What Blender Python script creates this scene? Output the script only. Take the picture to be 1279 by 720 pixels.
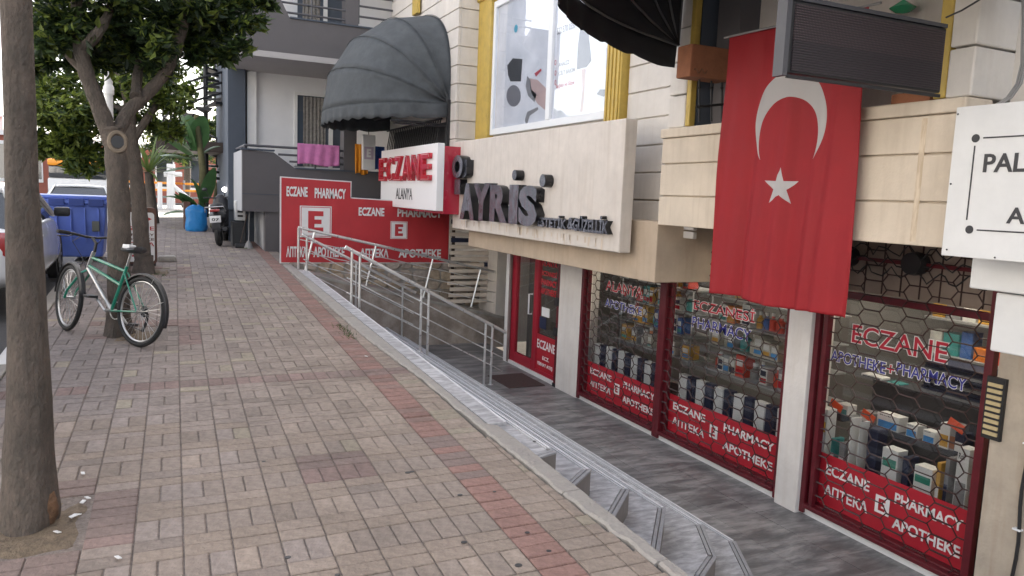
import bpy, bmesh, math, random
from mathutils import Vector, Matrix, noise
random.seed(7)
V=Vector; PI=math.pi; R=math.radians
for o in list(bpy.data.objects): bpy.data.objects.remove(o)
S=bpy.context.scene; COL=S.collection
# ---------------------------------------------------------------- camera
FPX=940.0; EYE=V((0,0,1.8))
cY=V((198-640,230-360,FPX)).normalized()
cD=V((324-640,8250-360,FPX)); cD=(cD-cY*cD.dot(cY)).normalized(); cZ=-cD
cX=cZ.cross(cY)
if cX.x<0: cX=-cX
cam=bpy.data.cameras.new('camera'); co=bpy.data.objects.new('camera',cam); COL.objects.link(co)
M=Matrix(((cX[0],-cX[1],-cX[2],EYE.x),(cY[0],-cY[1],-cY[2],EYE.y),(cZ[0],-cZ[1],-cZ[2],EYE.z),(0,0,0,1)))
co.matrix_world=M; cam.sensor_width=36; cam.lens=36*FPX/1279; cam.clip_start=.05; cam.clip_end=900
S.camera=co
def ray(x,y):
    q=V((x-640,y-360,FPX)); return V((q.dot(cX),q.dot(cY),q.dot(cZ)))
def pl(x,y,n,d):
    r=ray(x,y); n=V(n); return EYE+r*((d-n.dot(EYE))/n.dot(r))
def pX(x,y,v): return pl(x,y,(1,0,0),v)      # measured point on the plane X=v
def pY(x,y,v): return pl(x,y,(0,1,0),v)
def pZ(x,y,v): return pl(x,y,(0,0,1),v)
SL=.033
def gz(y): return SL*min(max(y,-12),25)      # the street climbs 3.3 % away from the camera, then levels
def rz(y): return gz(min(y,16))-.13      # roadway, level from the waste container on
def pP(x,y): return pl(x,y,(0,-SL,1),0)
# ---------------------------------------------------------------- world, sun
W=bpy.data.worlds.new('World'); S.world=W; W.use_nodes=True
nt=W.node_tree; bg=nt.nodes['Background']
sk=nt.nodes.new('ShaderNodeTexSky'); sk.sky_type='NISHITA'; sk.sun_disc=False
SUN_EL,SUN_AZ=R(40),R(42)      # azimuth measured from +Y towards +X
sk.sun_elevation=SUN_EL; sk.sun_rotation=SUN_AZ; sk.air_density=1.0; sk.dust_density=2.5; sk.ozone_density=1.0
hs=nt.nodes.new('ShaderNodeHueSaturation'); hs.inputs['Saturation'].default_value=.45
nt.links.new(sk.outputs[0],hs.inputs['Color']); wbm=nt.nodes.new('ShaderNodeVectorMath'); wbm.operation='MULTIPLY'; wbm.inputs[1].default_value=(1.035,.985,.95)
nt.links.new(hs.outputs[0],wbm.inputs[0]); nt.links.new(wbm.outputs[0],bg.inputs[0]); bg.inputs[1].default_value=.13
sd=V((math.sin(SUN_AZ)*math.cos(SUN_EL),math.cos(SUN_AZ)*math.cos(SUN_EL),math.sin(SUN_EL)))
sl=bpy.data.lights.new('sun','SUN'); sl.energy=4; sl.angle=R(.53); sl.color=(1,.95,.87)
so=bpy.data.objects.new('sun',sl); COL.objects.link(so); so.rotation_euler=(-sd).to_track_quat('-Z','Y').to_euler(); so.location=(0,0,30)
S.view_settings.view_transform='Standard'; S.view_settings.look='None'; S.view_settings.gamma=1
S.view_settings.exposure=2.3
S.render.engine='CYCLES'
S.cycles.max_bounces=7; S.cycles.transparent_max_bounces=16
# ---------------------------------------------------------------- materials
def mat(name,col,rough=.7,metal=0,ns=0,na=.15,bump=0,bs=40,attr=None,stain=0,spec=.5,sub=0,coat=0,stretch=(1,1,1),col2=None,dirt=0,rnd=0,dist=0):
    m=bpy.data.materials.new(name); m.use_nodes=True; t=m.node_tree; L=t.links
    b=t.nodes['Principled BSDF']; b.inputs['Roughness'].default_value=rough; b.inputs['Metallic'].default_value=metal
    b.inputs['Specular IOR Level'].default_value=spec
    if coat: b.inputs['Coat Weight'].default_value=coat; b.inputs['Coat Roughness'].default_value=.08
    c=(*col,1); tc=t.nodes.new('ShaderNodeTexCoord'); mp=t.nodes.new('ShaderNodeMapping'); mp.inputs['Scale'].default_value=stretch
    L.new(tc.outputs['Object'],mp.inputs[0])
    if attr:
        a=t.nodes.new('ShaderNodeAttribute'); a.attribute_name=attr; src=a.outputs['Color']
    else:
        rg=t.nodes.new('ShaderNodeRGB'); rg.outputs[0].default_value=c; src=rg.outputs[0]
    if ns:
        n=t.nodes.new('ShaderNodeTexNoise'); n.inputs['Scale'].default_value=ns; n.inputs['Detail'].default_value=6; n.inputs['Roughness'].default_value=.65; n.inputs['Distortion'].default_value=dist
        L.new(mp.outputs[0],n.inputs[0])
        r=t.nodes.new('ShaderNodeMapRange'); r.inputs[1].default_value=.3; r.inputs[2].default_value=.7
        r.inputs[3].default_value=1-na; r.inputs[4].default_value=1+na; L.new(n.outputs[0],r.inputs[0])
        if col2:
            mx=t.nodes.new('ShaderNodeMix'); mx.data_type='RGBA'
            r2=t.nodes.new('ShaderNodeMapRange'); r2.inputs[1].default_value=.42; r2.inputs[2].default_value=.6; L.new(n.outputs[0],r2.inputs[0])
            L.new(r2.outputs[0],mx.inputs[0]); L.new(src,mx.inputs[6]); mx.inputs[7].default_value=(*col2,1); src=mx.outputs[2]
        v=t.nodes.new('ShaderNodeVectorMath'); v.operation='SCALE'; L.new(src,v.inputs[0]); L.new(r.outputs[0],v.inputs['Scale']); src=v.outputs[0]
    if stain:   # vertical weather streaks
        mp2=t.nodes.new('ShaderNodeMapping'); mp2.inputs['Scale'].default_value=(9,9,.7); L.new(tc.outputs['Object'],mp2.inputs[0])
        n2=t.nodes.new('ShaderNodeTexNoise'); n2.inputs['Scale'].default_value=1.6; n2.inputs['Detail'].default_value=5; L.new(mp2.outputs[0],n2.inputs[0])
        r3=t.nodes.new('ShaderNodeMapRange'); r3.inputs[1].default_value=.5; r3.inputs[2].default_value=.8; r3.inputs[4].default_value=stain; L.new(n2.outputs[0],r3.inputs[0])
        mx=t.nodes.new('ShaderNodeMix'); mx.data_type='RGBA'; L.new(r3.outputs[0],mx.inputs[0]); L.new(src,mx.inputs[6]); mx.inputs[7].default_value=(.3,.2,.12,1); src=mx.outputs[2]
    if dirt or rnd:
        g_=t.nodes.new('ShaderNodeNewGeometry'); n4=t.nodes.new('ShaderNodeTexNoise'); n4.inputs['Scale'].default_value=1.7; n4.inputs['Detail'].default_value=7; n4.inputs['Roughness'].default_value=.7; L.new(g_.outputs['Position'],n4.inputs[0])
        r4=t.nodes.new('ShaderNodeMapRange'); r4.inputs[1].default_value=.32; r4.inputs[2].default_value=.68; r4.inputs[3].default_value=1-dirt; r4.inputs[4].default_value=1+dirt*.6; L.new(n4.outputs[0],r4.inputs[0])
        oi=t.nodes.new('ShaderNodeObjectInfo'); r5=t.nodes.new('ShaderNodeMapRange'); r5.inputs[3].default_value=1-rnd; r5.inputs[4].default_value=1+rnd; L.new(oi.outputs['Random'],r5.inputs[0])
        mu=t.nodes.new('ShaderNodeMath'); mu.operation='MULTIPLY'; L.new(r4.outputs[0],mu.inputs[0]); L.new(r5.outputs[0],mu.inputs[1])
        v=t.nodes.new('ShaderNodeVectorMath'); v.operation='SCALE'; L.new(src,v.inputs[0]); L.new(mu.outputs[0],v.inputs['Scale']); src=v.outputs[0]
    L.new(src,b.inputs['Base Color'])
    if bump:
        n3=t.nodes.new('ShaderNodeTexNoise'); n3.inputs['Scale'].default_value=bs; n3.inputs['Detail'].default_value=5; L.new(mp.outputs[0],n3.inputs[0])
        bp=t.nodes.new('ShaderNodeBump'); bp.inputs['Strength'].default_value=bump; bp.inputs['Distance'].default_value=.02; L.new(n3.outputs[0],bp.inputs['Height']); L.new(bp.outputs[0],b.inputs['Normal'])
    if ns:
        rr=t.nodes.new('ShaderNodeMapRange'); rr.inputs[3].default_value=max(0,rough-.1); rr.inputs[4].default_value=min(1,rough+.1); L.new(n.outputs[0],rr.inputs[0]); L.new(rr.outputs[0],b.inputs['Roughness'])
    if sub:
        tr=t.nodes.new('ShaderNodeBsdfTranslucent'); L.new(src,tr.inputs[0]); ms=t.nodes.new('ShaderNodeMixShader'); ms.inputs[0].default_value=sub
        o=t.nodes['Material Output']; L.new(b.outputs[0],ms.inputs[1]); L.new(tr.outputs[0],ms.inputs[2]); L.new(ms.outputs[0],o.inputs[0])
    return m
def glass(name,tint=(.9,.92,.92),refl=.0):
    m=bpy.data.materials.new(name); m.use_nodes=True; t=m.node_tree; L=t.links
    t.nodes.remove(t.nodes['Principled BSDF']); o=t.nodes['Material Output']
    tr=t.nodes.new('ShaderNodeBsdfTransparent'); tr.inputs[0].default_value=(*tint,1)
    gl=t.nodes.new('ShaderNodeBsdfGlossy'); gl.inputs['Roughness'].default_value=.02
    fr=t.nodes.new('ShaderNodeFresnel'); ge=t.nodes.new('ShaderNodeNewGeometry'); mr=t.nodes.new('ShaderNodeMapRange'); mr.inputs[3].default_value=1.5; mr.inputs[4].default_value=1/1.5
    L.new(ge.outputs['Backfacing'],mr.inputs[0]); L.new(mr.outputs[0],fr.inputs[0])
    ad=t.nodes.new('ShaderNodeMath'); ad.operation='ADD'; ad.use_clamp=True; ad.inputs[1].default_value=refl; L.new(fr.outputs[0],ad.inputs[0])
    ms=t.nodes.new('ShaderNodeMixShader'); L.new(ad.outputs[0],ms.inputs[0]); L.new(tr.outputs[0],ms.inputs[1]); L.new(gl.outputs[0],ms.inputs[2]); L.new(ms.outputs[0],o.inputs[0])
    return m
def emis(name,col,s):
    m=bpy.data.materials.new(name); m.use_nodes=True; b=m.node_tree.nodes['Principled BSDF']
    b.inputs['Base Color'].default_value=(*col,1); b.inputs['Emission Color'].default_value=(*col,1); b.inputs['Emission Strength'].default_value=s; return m
MT={}
def mm(k,*a,**kw):
    if k not in MT: MT[k]=mat(k,*a,**kw)
    return MT[k]
mm('brick',(.2,.17,.15),.88,ns=22,na=.22,bump=.5,bs=60,attr='tint',spec=.3,dirt=.2)
mm('joint_sand',(.19,.16,.14),.95,ns=40,na=.4,bump=.5,bs=90)
mm('asphalt',(.055,.055,.06),.9,ns=12,na=.2,bump=.4,bs=150)
mm('concrete',(.33,.31,.28),.85,ns=6,na=.22,bump=.4,bs=60,stretch=(1,1,1))
mm('kerb_stone',(.36,.335,.30),.85,ns=9,na=.25,bump=.45,bs=50,col2=(.26,.24,.22))
mm('marble_floor',(.175,.172,.172),.42,ns=2.4,na=.38,bump=.08,bs=25,stretch=(1,3.4,1),col2=(.26,.25,.245),spec=.45,dirt=.22,rnd=.1,dist=.35)
mm('marble_step',(.36,.358,.368),.55,ns=7,na=.28,bump=.15,bs=40,stretch=(1,2.6,1),dirt=.12,dist=.3,col2=(.44,.44,.45),spec=.45)
mm('nosing_light',(.62,.62,.635),.55,ns=14,na=.12,bump=.1,bs=80)
mm('riser_tile',(.19,.17,.155),.5,ns=5,na=.25,stretch=(2,2,1))
mm('step_nosing',(.3,.3,.31),.45,ns=14,na=.15,bump=.2,bs=80)
mm('render_brown',(.3,.25,.21),.9,ns=3,na=.25,bump=.5,bs=35,col2=(.36,.31,.27))
mm('stone',(.3,.25,.19),.9,ns=7,na=.3,bump=.7,bs=25,attr='tint')
mm('plaster_white',(.66,.62,.57),.8,dirt=.09,ns=2,na=.05,bump=.12,bs=60,stain=.12)
mm('plaster_cream',(.64,.55,.44),.8,dirt=.1,ns=2.5,na=.06,bump=.12,bs=60,stain=.25)
mm('plaster_tan',(.5,.4,.3),.8,dirt=.12,ns=2.5,na=.08,bump=.12,bs=60,stain=.25)
mm('board_stone',(.66,.6,.54),.65,dirt=.07,ns=7,na=.06,bump=.05,bs=40,stain=.22)
mm('pillar_white',(.66,.63,.6),.7,ns=3,na=.06,dirt=.08,bump=.2,bs=30,stain=.15)
mm('gray_wall',(.115,.108,.113),.85,ns=3,na=.06,bump=.15,bs=80)
mm('slate_wall',(.07,.085,.11),.8,ns=3,na=.08,bump=.1,bs=80)
mm('white_wall',(.72,.72,.73),.8,ns=2,na=.04,bump=.08,bs=60)
mm('yellow_paint',(.5,.35,.075),.5,ns=6,na=.15,bump=.08,bs=50)
mm('white_pvc',(.8,.82,.84),.35,ns=2,na=.02)
mm('red_frame',(.1,.008,.014),.4,ns=10,na=.2,spec=.5)
mm('dark_red_iron',(.035,.012,.011),.5,ns=30,na=.3)
mm('red_print',(.40,.016,.03),.45,ns=3,na=.07,bump=.03,bs=12)
mm('banner_red',(.47,.03,.038),.55,ns=2.2,na=.09,bump=.12,bs=5)
mm('white_print',(.75,.75,.75),.5,ns=5,na=.04)
mm('red_letter',(.5,.015,.03),.25,ns=3,na=.06,coat=.5)
mm('chrome_gray',(.2,.21,.25),.2,metal=.75,ns=5,na=.35,bump=.3,bs=9)
mm('letter_black',(.012,.012,.014),.3,ns=4,na=.1)
mm('steel',(.78,.78,.77),.3,metal=.75,ns=15,na=.08)
mm('black_iron',(.016,.016,.018),.5,ns=8,na=.2)
mm('awning_cloth',(.07,.077,.083),.85,ns=5,na=.12,bump=.25,bs=14,col2=(.078,.086,.092))
mm('awning_shaded',(.018,.018,.021),.85,ns=5,na=.15,bump=.2,bs=14)  # shade of the underside put into a blackened cloth colour
mm('bark',(.105,.088,.074),.95,ns=11,na=.3,dirt=.25,bump=1,bs=34,stretch=(1.6,1.6,.8),col2=(.105,.084,.07))
mm('soil',(.17,.13,.09),.95,ns=25,na=.4,bump=.8,bs=70)
for k,c in dict(leaf_dark=(.028,.05,.022),leaf_mid=(.06,.10,.03),leaf_lit=(.16,.21,.04)).items():  # sunlight in the crowns is put into the lit leaf colour
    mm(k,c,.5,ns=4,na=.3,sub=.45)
mm('banana_leaf',(.08,.17,.06),.4,ns=3,na=.25,sub=.3,bump=.2,bs=12)
mm('palm_leaf',(.14,.2,.05),.5,ns=3,na=.25,sub=.3)
mm('rubber',(.02,.02,.02),.75,ns=30,na=.2,bump=.2,bs=80)
mm('black_plastic',(.025,.025,.028),.45,ns=6,na=.15)
mm('car_white',(.68,.7,.72),.25,ns=3,na=.03,coat=.7)
mm('car_green',(.04,.055,.05),.25,ns=3,na=.05,coat=.7)
mm('car_red',(.3,.03,.03),.25,ns=3,na=.05,coat=.7)
mm('bin_blue',(.11,.18,.58),.45,ns=4,na=.08,bump=.05,bs=30)
mm('bin_blue_dark',(.022,.05,.24),.5,ns=4,na=.1)
mm('bag_blue',(.02,.2,.5),.35,ns=4,na=.12,bump=.6,bs=9)
mm('terracotta',(.30,.12,.06),.8,ns=6,na=.2,bump=.2,bs=40)
mm('brown_board',(.10,.045,.03),.6,ns=6,na=.2)
mm('wood_dark',(.05,.035,.028),.6,ns=6,na=.2,stretch=(1,1,8))
mm('slat_beige',(.68,.6,.52),.6,ns=6,na=.1,stretch=(1,8,8))
mm('navy',(.015,.022,.06),.5,ns=6,na=.1)
mm('bike_green',(.015,.2,.13),.3,ns=8,na=.1,coat=.5)
mm('bike_silver',(.5,.5,.5),.3,metal=.8,ns=8,na=.1)
mm('towel_pink',(.6,.2,.42),.95,ns=9,na=.12,bump=.6,bs=60)
mm('cloth_orange',(.72,.28,.02),.9,ns=6,na=.12,bump=.4,bs=30)
mm('cloth_blue',(.03,.08,.3),.9,ns=6,na=.5,bump=.3,bs=30)
mm('mat_brown',(.075,.045,.04),.95,ns=30,na=.25,bump=.6,bs=120)
mm('white_paint',(.7,.7,.69),.5,ns=4,na=.05)
mm('bright_wall',(.75,.72,.68),.8,ns=2,na=.05)
mm('redbrown_wall',(.3,.1,.07),.8,ns=2,na=.1)
mm('cable_grey',(.25,.25,.25),.5)
mm('orange_paint',(.8,.3,.02),.4,ns=3,na=.06)
mm('lace_curtain',(.32,.3,.28),.9,ns=14,na=.3,sub=.3)
mm('room_wall',(.15,.145,.14),.8,ns=3,na=.08)
mm('shelf_gray',(.3,.31,.32),.4,ns=4,na=.08)
mm('counter_dark',(.04,.04,.045),.4,ns=4,na=.1)
mm('red_print_text',(.5,.015,.04),.5)
mm('blue_print_text',(.035,.04,.3),.5)
mm('black_text',(.03,.03,.035),.5)
mm('grey_text',(.25,.25,.26),.4)
mm('skin_print',(.62,.45,.42),.5,ns=3,na=.08)
mm('poster_pale',(.78,.81,.86),.35,ns=1.5,na=.14,spec=.8,col2=(.86,.87,.9))
GL=glass('shop_glass',(.87,.88,.88),.02); GLD=glass('dark_glass',(.25,.28,.3),.08); GLW=glass('window_glass',(.5,.55,.6),.12)
LAMP=emis('lamp_glow',(1,.88,.7),8)
WLAMP=emis('globe_lamp',(1,.97,.9),3)
# ---------------------------------------------------------------- mesh kit
class MB:
    def __init__(s): s.v=[]; s.f=[]; s.c=None
    def add(s,vs,fs,m=None):
        o=len(s.v)
        for p in vs: s.v.append((m@V(p)) if m else V(p))
        s.f+= [tuple(i+o for i in q) for q in fs]; return s
    def box(s,x0,x1,y0,y1,z0,z1,m=None):
        return s.add([(x0,y0,z0),(x1,y0,z0),(x1,y1,z0),(x0,y1,z0),(x0,y0,z1),(x1,y0,z1),(x1,y1,z1),(x0,y1,z1)],
            [(0,3,2,1),(4,5,6,7),(0,1,5,4),(1,2,6,5),(2,3,7,6),(3,0,4,7)],m)
    def cbox(s,x0,x1,y0,y1,z0,z1,b=.01,m=None):  # box with bevelled edges
        bm=bmesh.new(); bmesh.ops.create_cube(bm,size=1)
        for v in bm.verts: v.co=V((x0+(v.co.x+.5)*(x1-x0),y0+(v.co.y+.5)*(y1-y0),z0+(v.co.z+.5)*(z1-z0)))
        bmesh.ops.bevel(bm,geom=bm.edges[:],offset=b,segments=2,affect='EDGES',profile=.5)
        bm.verts.index_update(); s.add([v.co.copy() for v in bm.verts],[[v.index for v in f.verts] for f in bm.faces],m); bm.free(); return s
    def tube(s,pts,r,n=8,caps=True,closed=False):
        pts=[V(p) for p in pts]; k=len(pts); rr=r if isinstance(r,(list,tuple)) else [r]*k
        o=len(s.v); up=None
        for i,p in enumerate(pts):
            a=pts[i-1] if (i>0 or closed) else p; b=pts[(i+1)%k] if (i<k-1 or closed) else p
            t=(b-a); t=t.normalized() if t.length>1e-9 else V((0,0,1))
            if up is None: up=t.orthogonal().normalized()
            up=(up-t*up.dot(t)); up=up.normalized() if up.length>1e-6 else t.orthogonal().normalized()
            w=t.cross(up)
            for j in range(n):
                a2=2*PI*j/n; s.v.append(p+(up*math.cos(a2)+w*math.sin(a2))*rr[i])
        for i in range(k if closed else k-1):
            for j in range(n):
                i2=(i+1)%k; s.f.append((o+i*n+j,o+i*n+(j+1)%n,o+i2*n+(j+1)%n,o+i2*n+j))
        if caps and not closed: s.f.append(tuple(o+j for j in range(n))[::-1]); s.f.append(tuple(o+(k-1)*n+j for j in range(n)))
        return s
    def lathe(s,prof,c=(0,0,0),n=16,m=None):
        o=[];fs=[]
        for (r,z) in prof:
            for j in range(n): a=2*PI*j/n; o.append((c[0]+r*math.cos(a),c[1]+r*math.sin(a),c[2]+z))
        for i in range(len(prof)-1):
            for j in range(n): fs.append((i*n+j,i*n+(j+1)%n,(i+1)*n+(j+1)%n,(i+1)*n+j))
        fs.append(tuple(range(n))[::-1]); fs.append(tuple((len(prof)-1)*n+j for j in range(n)))
        return s.add(o,fs,m)
    def prism(s,poly,o,u,v,w):      # poly in (u,v), extruded by vector w
        o,u,v,w=V(o),V(u),V(v),V(w); n=len(poly); a=[o+u*x+v*y for x,y in poly]
        return s.add(a+[p+w for p in a],[tuple(range(n))[::-1],tuple(range(n,2*n))]+[(i,(i+1)%n,n+(i+1)%n,n+i) for i in range(n)])
    def build(s,name,m,parent=None,smooth=False,bevel=0,label=None,kind=None):
        me=bpy.data.meshes.new(name)
        if parent: inv=parent.matrix_world.inverted() if parent.type=='EMPTY' or True else None
        mw=WM(parent) if parent else Matrix()
        iv=mw.inverted(); me.from_pydata([iv@p for p in s.v],[],s.f); me.update()
        if s.c: 
            ca=me.color_attributes.new('tint','FLOAT_COLOR','CORNER'); 
            i=0
            for pi,p in enumerate(me.polygons):
                for _ in p.loop_indices: ca.data[i].color=(*s.c[pi],1); i+=1
        bmn=bmesh.new(); bmn.from_mesh(me); bmesh.ops.recalc_face_normals(bmn,faces=bmn.faces[:]); bmn.to_mesh(me); bmn.free()
        if smooth:
            me.polygons.foreach_set('use_smooth',[True]*len(me.polygons))
            try: me.set_sharp_from_angle(angle=R(38))
            except Exception: pass
        me.materials.append(MT[m] if isinstance(m,str) else m)
        o=bpy.data.objects.new(name,me); COL.objects.link(o)
        if parent: o.parent=parent
        if bevel:
            b=o.modifiers.new('bevel','BEVEL'); b.width=bevel; b.segments=2; b.limit_method='ANGLE'
        if label: o['label']=label
        if kind: o['kind']=kind
        return o
def WM(o):
    m=Matrix.LocRotScale(o.location,o.rotation_euler,o.scale)
    return WM(o.parent)@m if o.parent else m
def thing(name,label,cat,loc=(0,0,0),rz=0,group=None):
    o=bpy.data.objects.new(name,None); COL.objects.link(o); o.location=loc; o.rotation_euler=(0,0,rz); o.empty_display_size=.2
    o['label']=label; o['category']=cat
    if group: o['group']=group
    return o
def tag(o,label,cat,group=None):
    o['label']=label; o['category']=cat
    if group: o['group']=group
    return o
def node(name,kind='structure',loc=(0,0,0)):
    o=bpy.data.objects.new(name,None); COL.objects.link(o); o.location=loc; o['kind']=kind; return o
def B(*a,**k): return MB().box(*a,**k)
def dup(o,loc,rz,label):
    r=o.copy(); COL.objects.link(r); r.location=loc; r.rotation_euler=(0,0,rz); r['label']=label
    for c in list(o.children):
        d=c.copy(); COL.objects.link(d); d.parent=r
        for g in c.children: e=g.copy(); COL.objects.link(e); e.parent=d
    return r
# lettering: text fitted to a box w x h whose lower-left corner is o, along unit vectors u, v
def letters(txt,o,u,v,w,h,depth,m,parent,name='lettering',bold=.02,hold=None):
    c=bpy.data.curves.new('t','FONT'); c.body=txt; c.size=1; c.extrude=.5; c.offset=bold; c.resolution_u=3
    t=bpy.data.objects.new('t',c); COL.objects.link(t); dg=bpy.context.evaluated_depsgraph_get(); dg.update()
    me=bpy.data.meshes.new_from_object(t.evaluated_get(dg)); bpy.data.objects.remove(t); bpy.data.curves.remove(c)
    xs=[p.co.x for p in me.vertices]; ys=[p.co.y for p in me.vertices]; zs=[p.co.z for p in me.vertices]
    x0,x1,y0,y1=min(xs),max(xs),min(ys),max(ys); z0,z1=min(zs),max(zs); o,u,v=V(o),V(u),V(v); n=u.cross(v)
    iv=WM(parent).inverted() if parent else Matrix()
    for p in me.vertices:
        q=p.co; p.co=iv@(o+u*((q.x-x0)/(x1-x0)*w)+v*((q.y-y0)/(y1-y0)*h)+n*((q.z-z0)/(z1-z0)*depth))
    me.materials.clear(); me.materials.append(MT[m] if isinstance(m,str) else m); me.name=name
    ob=bpy.data.objects.new(name,me); COL.objects.link(ob)
    if parent: ob.parent=parent
    return ob
uF=V((0,-1,0)); uC=V((1,0,0)); uz=V((0,0,1))   # reading direction on street-facing / camera-facing walls
FL=-.98; F=5.37
# ================================================================ GROUND
gm=MB()
def sheet(mb,x0,x1,y0,y1,dz,ny=1):
    for i in range(ny):
        a=y0+(y1-y0)*i/ny; b=y0+(y1-y0)*(i+1)/ny
        mb.add([(x0,a,gz(a)+dz),(x1,a,gz(a)+dz),(x1,b,gz(b)+dz),(x0,b,gz(b)+dz)],[(0,1,2,3)])
for a,b in ((-12,16),(16,260)): gm.add([(-120,a,rz(a)),(-1.28,a,rz(a)),(-1.28,b,rz(b)),(-120,b,rz(b))],[(0,1,2,3)])
gm.build('road','asphalt',kind='structure')
gm=MB(); sheet(gm,2.2,120,13.94,25,-.02); sheet(gm,-1.28,120,25,34,-.02); sheet(gm,-1.28,260,34,260,-.13)
gm.build('ground','concrete',kind='structure')
gm=MB(); sheet(gm,-1.2,120,36,44,-.11); gm.build('crossing_road','concrete',kind='structure')
pav=node('pavement')
gm=MB(); sheet(gm,-1.14,2.02,-12,13.94,-.009); sheet(gm,-1.14,2.2,13.94,25,-.009); gm.build('bed','joint_sand',pav)
# bricks: rows run across, courses of pairs alternate with courses of two stretchers
Mo=.214; ROT=.0175
def uv2(u,v): return V((.02+u+ROT*v, v, gz(v)))
rb=random.Random(3)
def tint(red=False,u=0,v=0,faint=False):
    k=rb.uniform(.9,1.1)
    t=max(0,min(1,(u+1.2)/2.6)); far=max(0,min(1,(v-6)/8))
    base=V((.246,.212,.197)).lerp(V((.298,.243,.2)),t*(1-far*.7)) if not red else V((.235,.14,.125)).lerp(V((.27,.165,.14)),t)
    if not red and rb.random()<.07: base=V((.31,.27,.21))
    if not red and rb.random()<.08: base=base*.88
    if red and faint: base=V((.235,.17,.152))
    if red and rb.random()<.3: base=base.lerp(V((.2,.17,.15)),.35)
    return tuple(base*k)
bricks=[]  # (u0,u1,v0,v1,color)
PH=3.885-Mo/2
pits=[(-1.05,-.428,3.78,4.42),(-.60,-.18,8.12,8.78),(-.5,-.1,12.7,13.3)]
def inpit(u0,u1,v0,v1,g=0):
    for a,b,c,d in pits:
        if u1>a-g+.01 and u0<b+g-.01 and v1>c-g+.01 and v0<d+g-.01: return True
    return False
UE0=-1.16
def kerbx(y):   # inner line of the pavement paving (kerb outer edge)
    t=[(0,2.18),(2.4,2.16),(3.4,2.09),(4.3,2.07),(5.4,2.06),(6.3,2.05),(7.6,1.99),(9,1.98),(13.9,2.0)]
    for (a,p),(b,q) in zip(t,t[1:]):
        if y<=b: return p+(q-p)*max(0,(y-a))/(b-a)
    return 2.2
nrow=int((24.5-1.2)/Mo)
for k in range(nrow):
    v0=PH+Mo*(k-11); 
    if v0>24.6: break
    pair=(k-11)%2==0
    for j in range(-7,10):
        u0=j*Mo; red=False; pr=pair
        if j==7: pr=False; red=True
        if j>=8: pr=(rb.random()<.06)
        faint=pair and (k-11) in (12,) 
        if faint: red=rb.random()<.6
        near=inpit(u0,u0+Mo,v0,v0+Mo,.2)
        if near: red=rb.random()<.6
        if j==-2 and 3.7<v0+Mo/2<4.5: pr=False; red=True
        if (j,k-11) in ((3,2),(3,3),(4,3),(5,3),(4,2)): red=rb.random()<.7
        xe=kerbx(v0+Mo/2) if v0<13.9 else 2.2
        if pr: cells=[(u0,u0+Mo/2,v0,v0+Mo),(u0+Mo/2,u0+Mo,v0,v0+Mo)]
        else: cells=[(u0,u0+Mo,v0,v0+Mo/2),(u0,u0+Mo,v0+Mo/2,v0+Mo)]
        for a,b,c,d in cells:
            if inpit(a,b,c,d): continue
            x1=.02+b+ROT*c; lim=xe-.012
            if .02+a+ROT*c>lim-.03: continue
            if x1>lim: b-=x1-lim
            if .02+a+ROT*c<-1.13: a=-1.13-.02-ROT*c
            if b-a<.03: continue
            bricks.append((a,b,c,d,tint(red,a,c,faint or near or (j in (3,4,5) and 1<k-11<4)),red))
def brickgeo(mb,w,l,base,rot=None,jit=0,off=V((0,0,0)),h=.03):
    g=.0022; b=.0045; x0,x1=g+rb.uniform(0,.002),w-g-rb.uniform(0,.002); y0,y1=g+rb.uniform(0,.002),l-g-rb.uniform(0,.002)
    c=[rb.uniform(-jit,jit) for _ in range(4)]
    vs=[(x0,y0,-h),(x1,y0,-h),(x1,y1,-h),(x0,y1,-h),(x0,y0,-b),(x1,y0,-b),(x1,y1,-b),(x0,y1,-b),
        (x0+b,y0+b,c[0]),(x1-b,y0+b,c[1]),(x1-b,y1-b,c[2]),(x0+b,y1-b,c[3])]
    fs=[(0,1,5,4),(1,2,6,5),(2,3,7,6),(3,0,4,7),(4,5,9,8),(5,6,10,9),(6,7,11,10),(7,4,8,11),(8,9,10,11)]
    mb.add([base+V((p[0]+ROT*p[1],p[1],p[2]+SL*p[1])) for p in vs],fs)
def visible(p):
    q=p-EYE; z=q.dot(V((cX[2],cY[2],cZ[2]))) 
    if z<.3: return None
    x=640+FPX*q.dot(V((cX[0],cY[0],cZ[0])))/z; y=360+FPX*q.dot(V((cX[1],cY[1],cZ[1])))/z
    return (z if -20<x<1300 and -20<y<740 else None)
ordr=[]
for i,bk in enumerate(bricks):
    z=visible(uv2((bk[0]+bk[1])/2,(bk[2]+bk[3])/2)); ordr.append((z if z else 99,i))
ordr.sort(); near=set(i for z,i in ordr[:298] if z<90)
protos={}; rest=MB(); rest.c=[]
def ck(c,red):   # quantised tint so that bricks share a handful of meshes
    return (red,round(c[0]*22),round(c[2]*22))
for i,(a,b,c,d,col,red) in enumerate(bricks):
    p=uv2(a,c)+V((0,0,rb.uniform(-.0022,.0022)))
    if i in near:
        key=(round(b-a,3),round(d-c,3),ck(col,red))
        if key not in protos:
            mb=MB(); mb.c=[]; brickgeo(mb,b-a,d-c,V((0,0,0)),jit=.0015); mb.c=[col]*len(mb.f)
            o=mb.build('brick','brick',pav); protos[key]=o.data; o.location=p
        else:
            o=bpy.data.objects.new('brick',protos[key]); COL.objects.link(o); o.parent=pav; o.location=p
    else:
        n0=len(rest.f); brickgeo(rest,b-a,d-c,p,jit=.002); rest.c+=[col]*(len(rest.f)-n0)
rest.build('bricks_beyond','brick',pav,kind='stuff')
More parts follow.
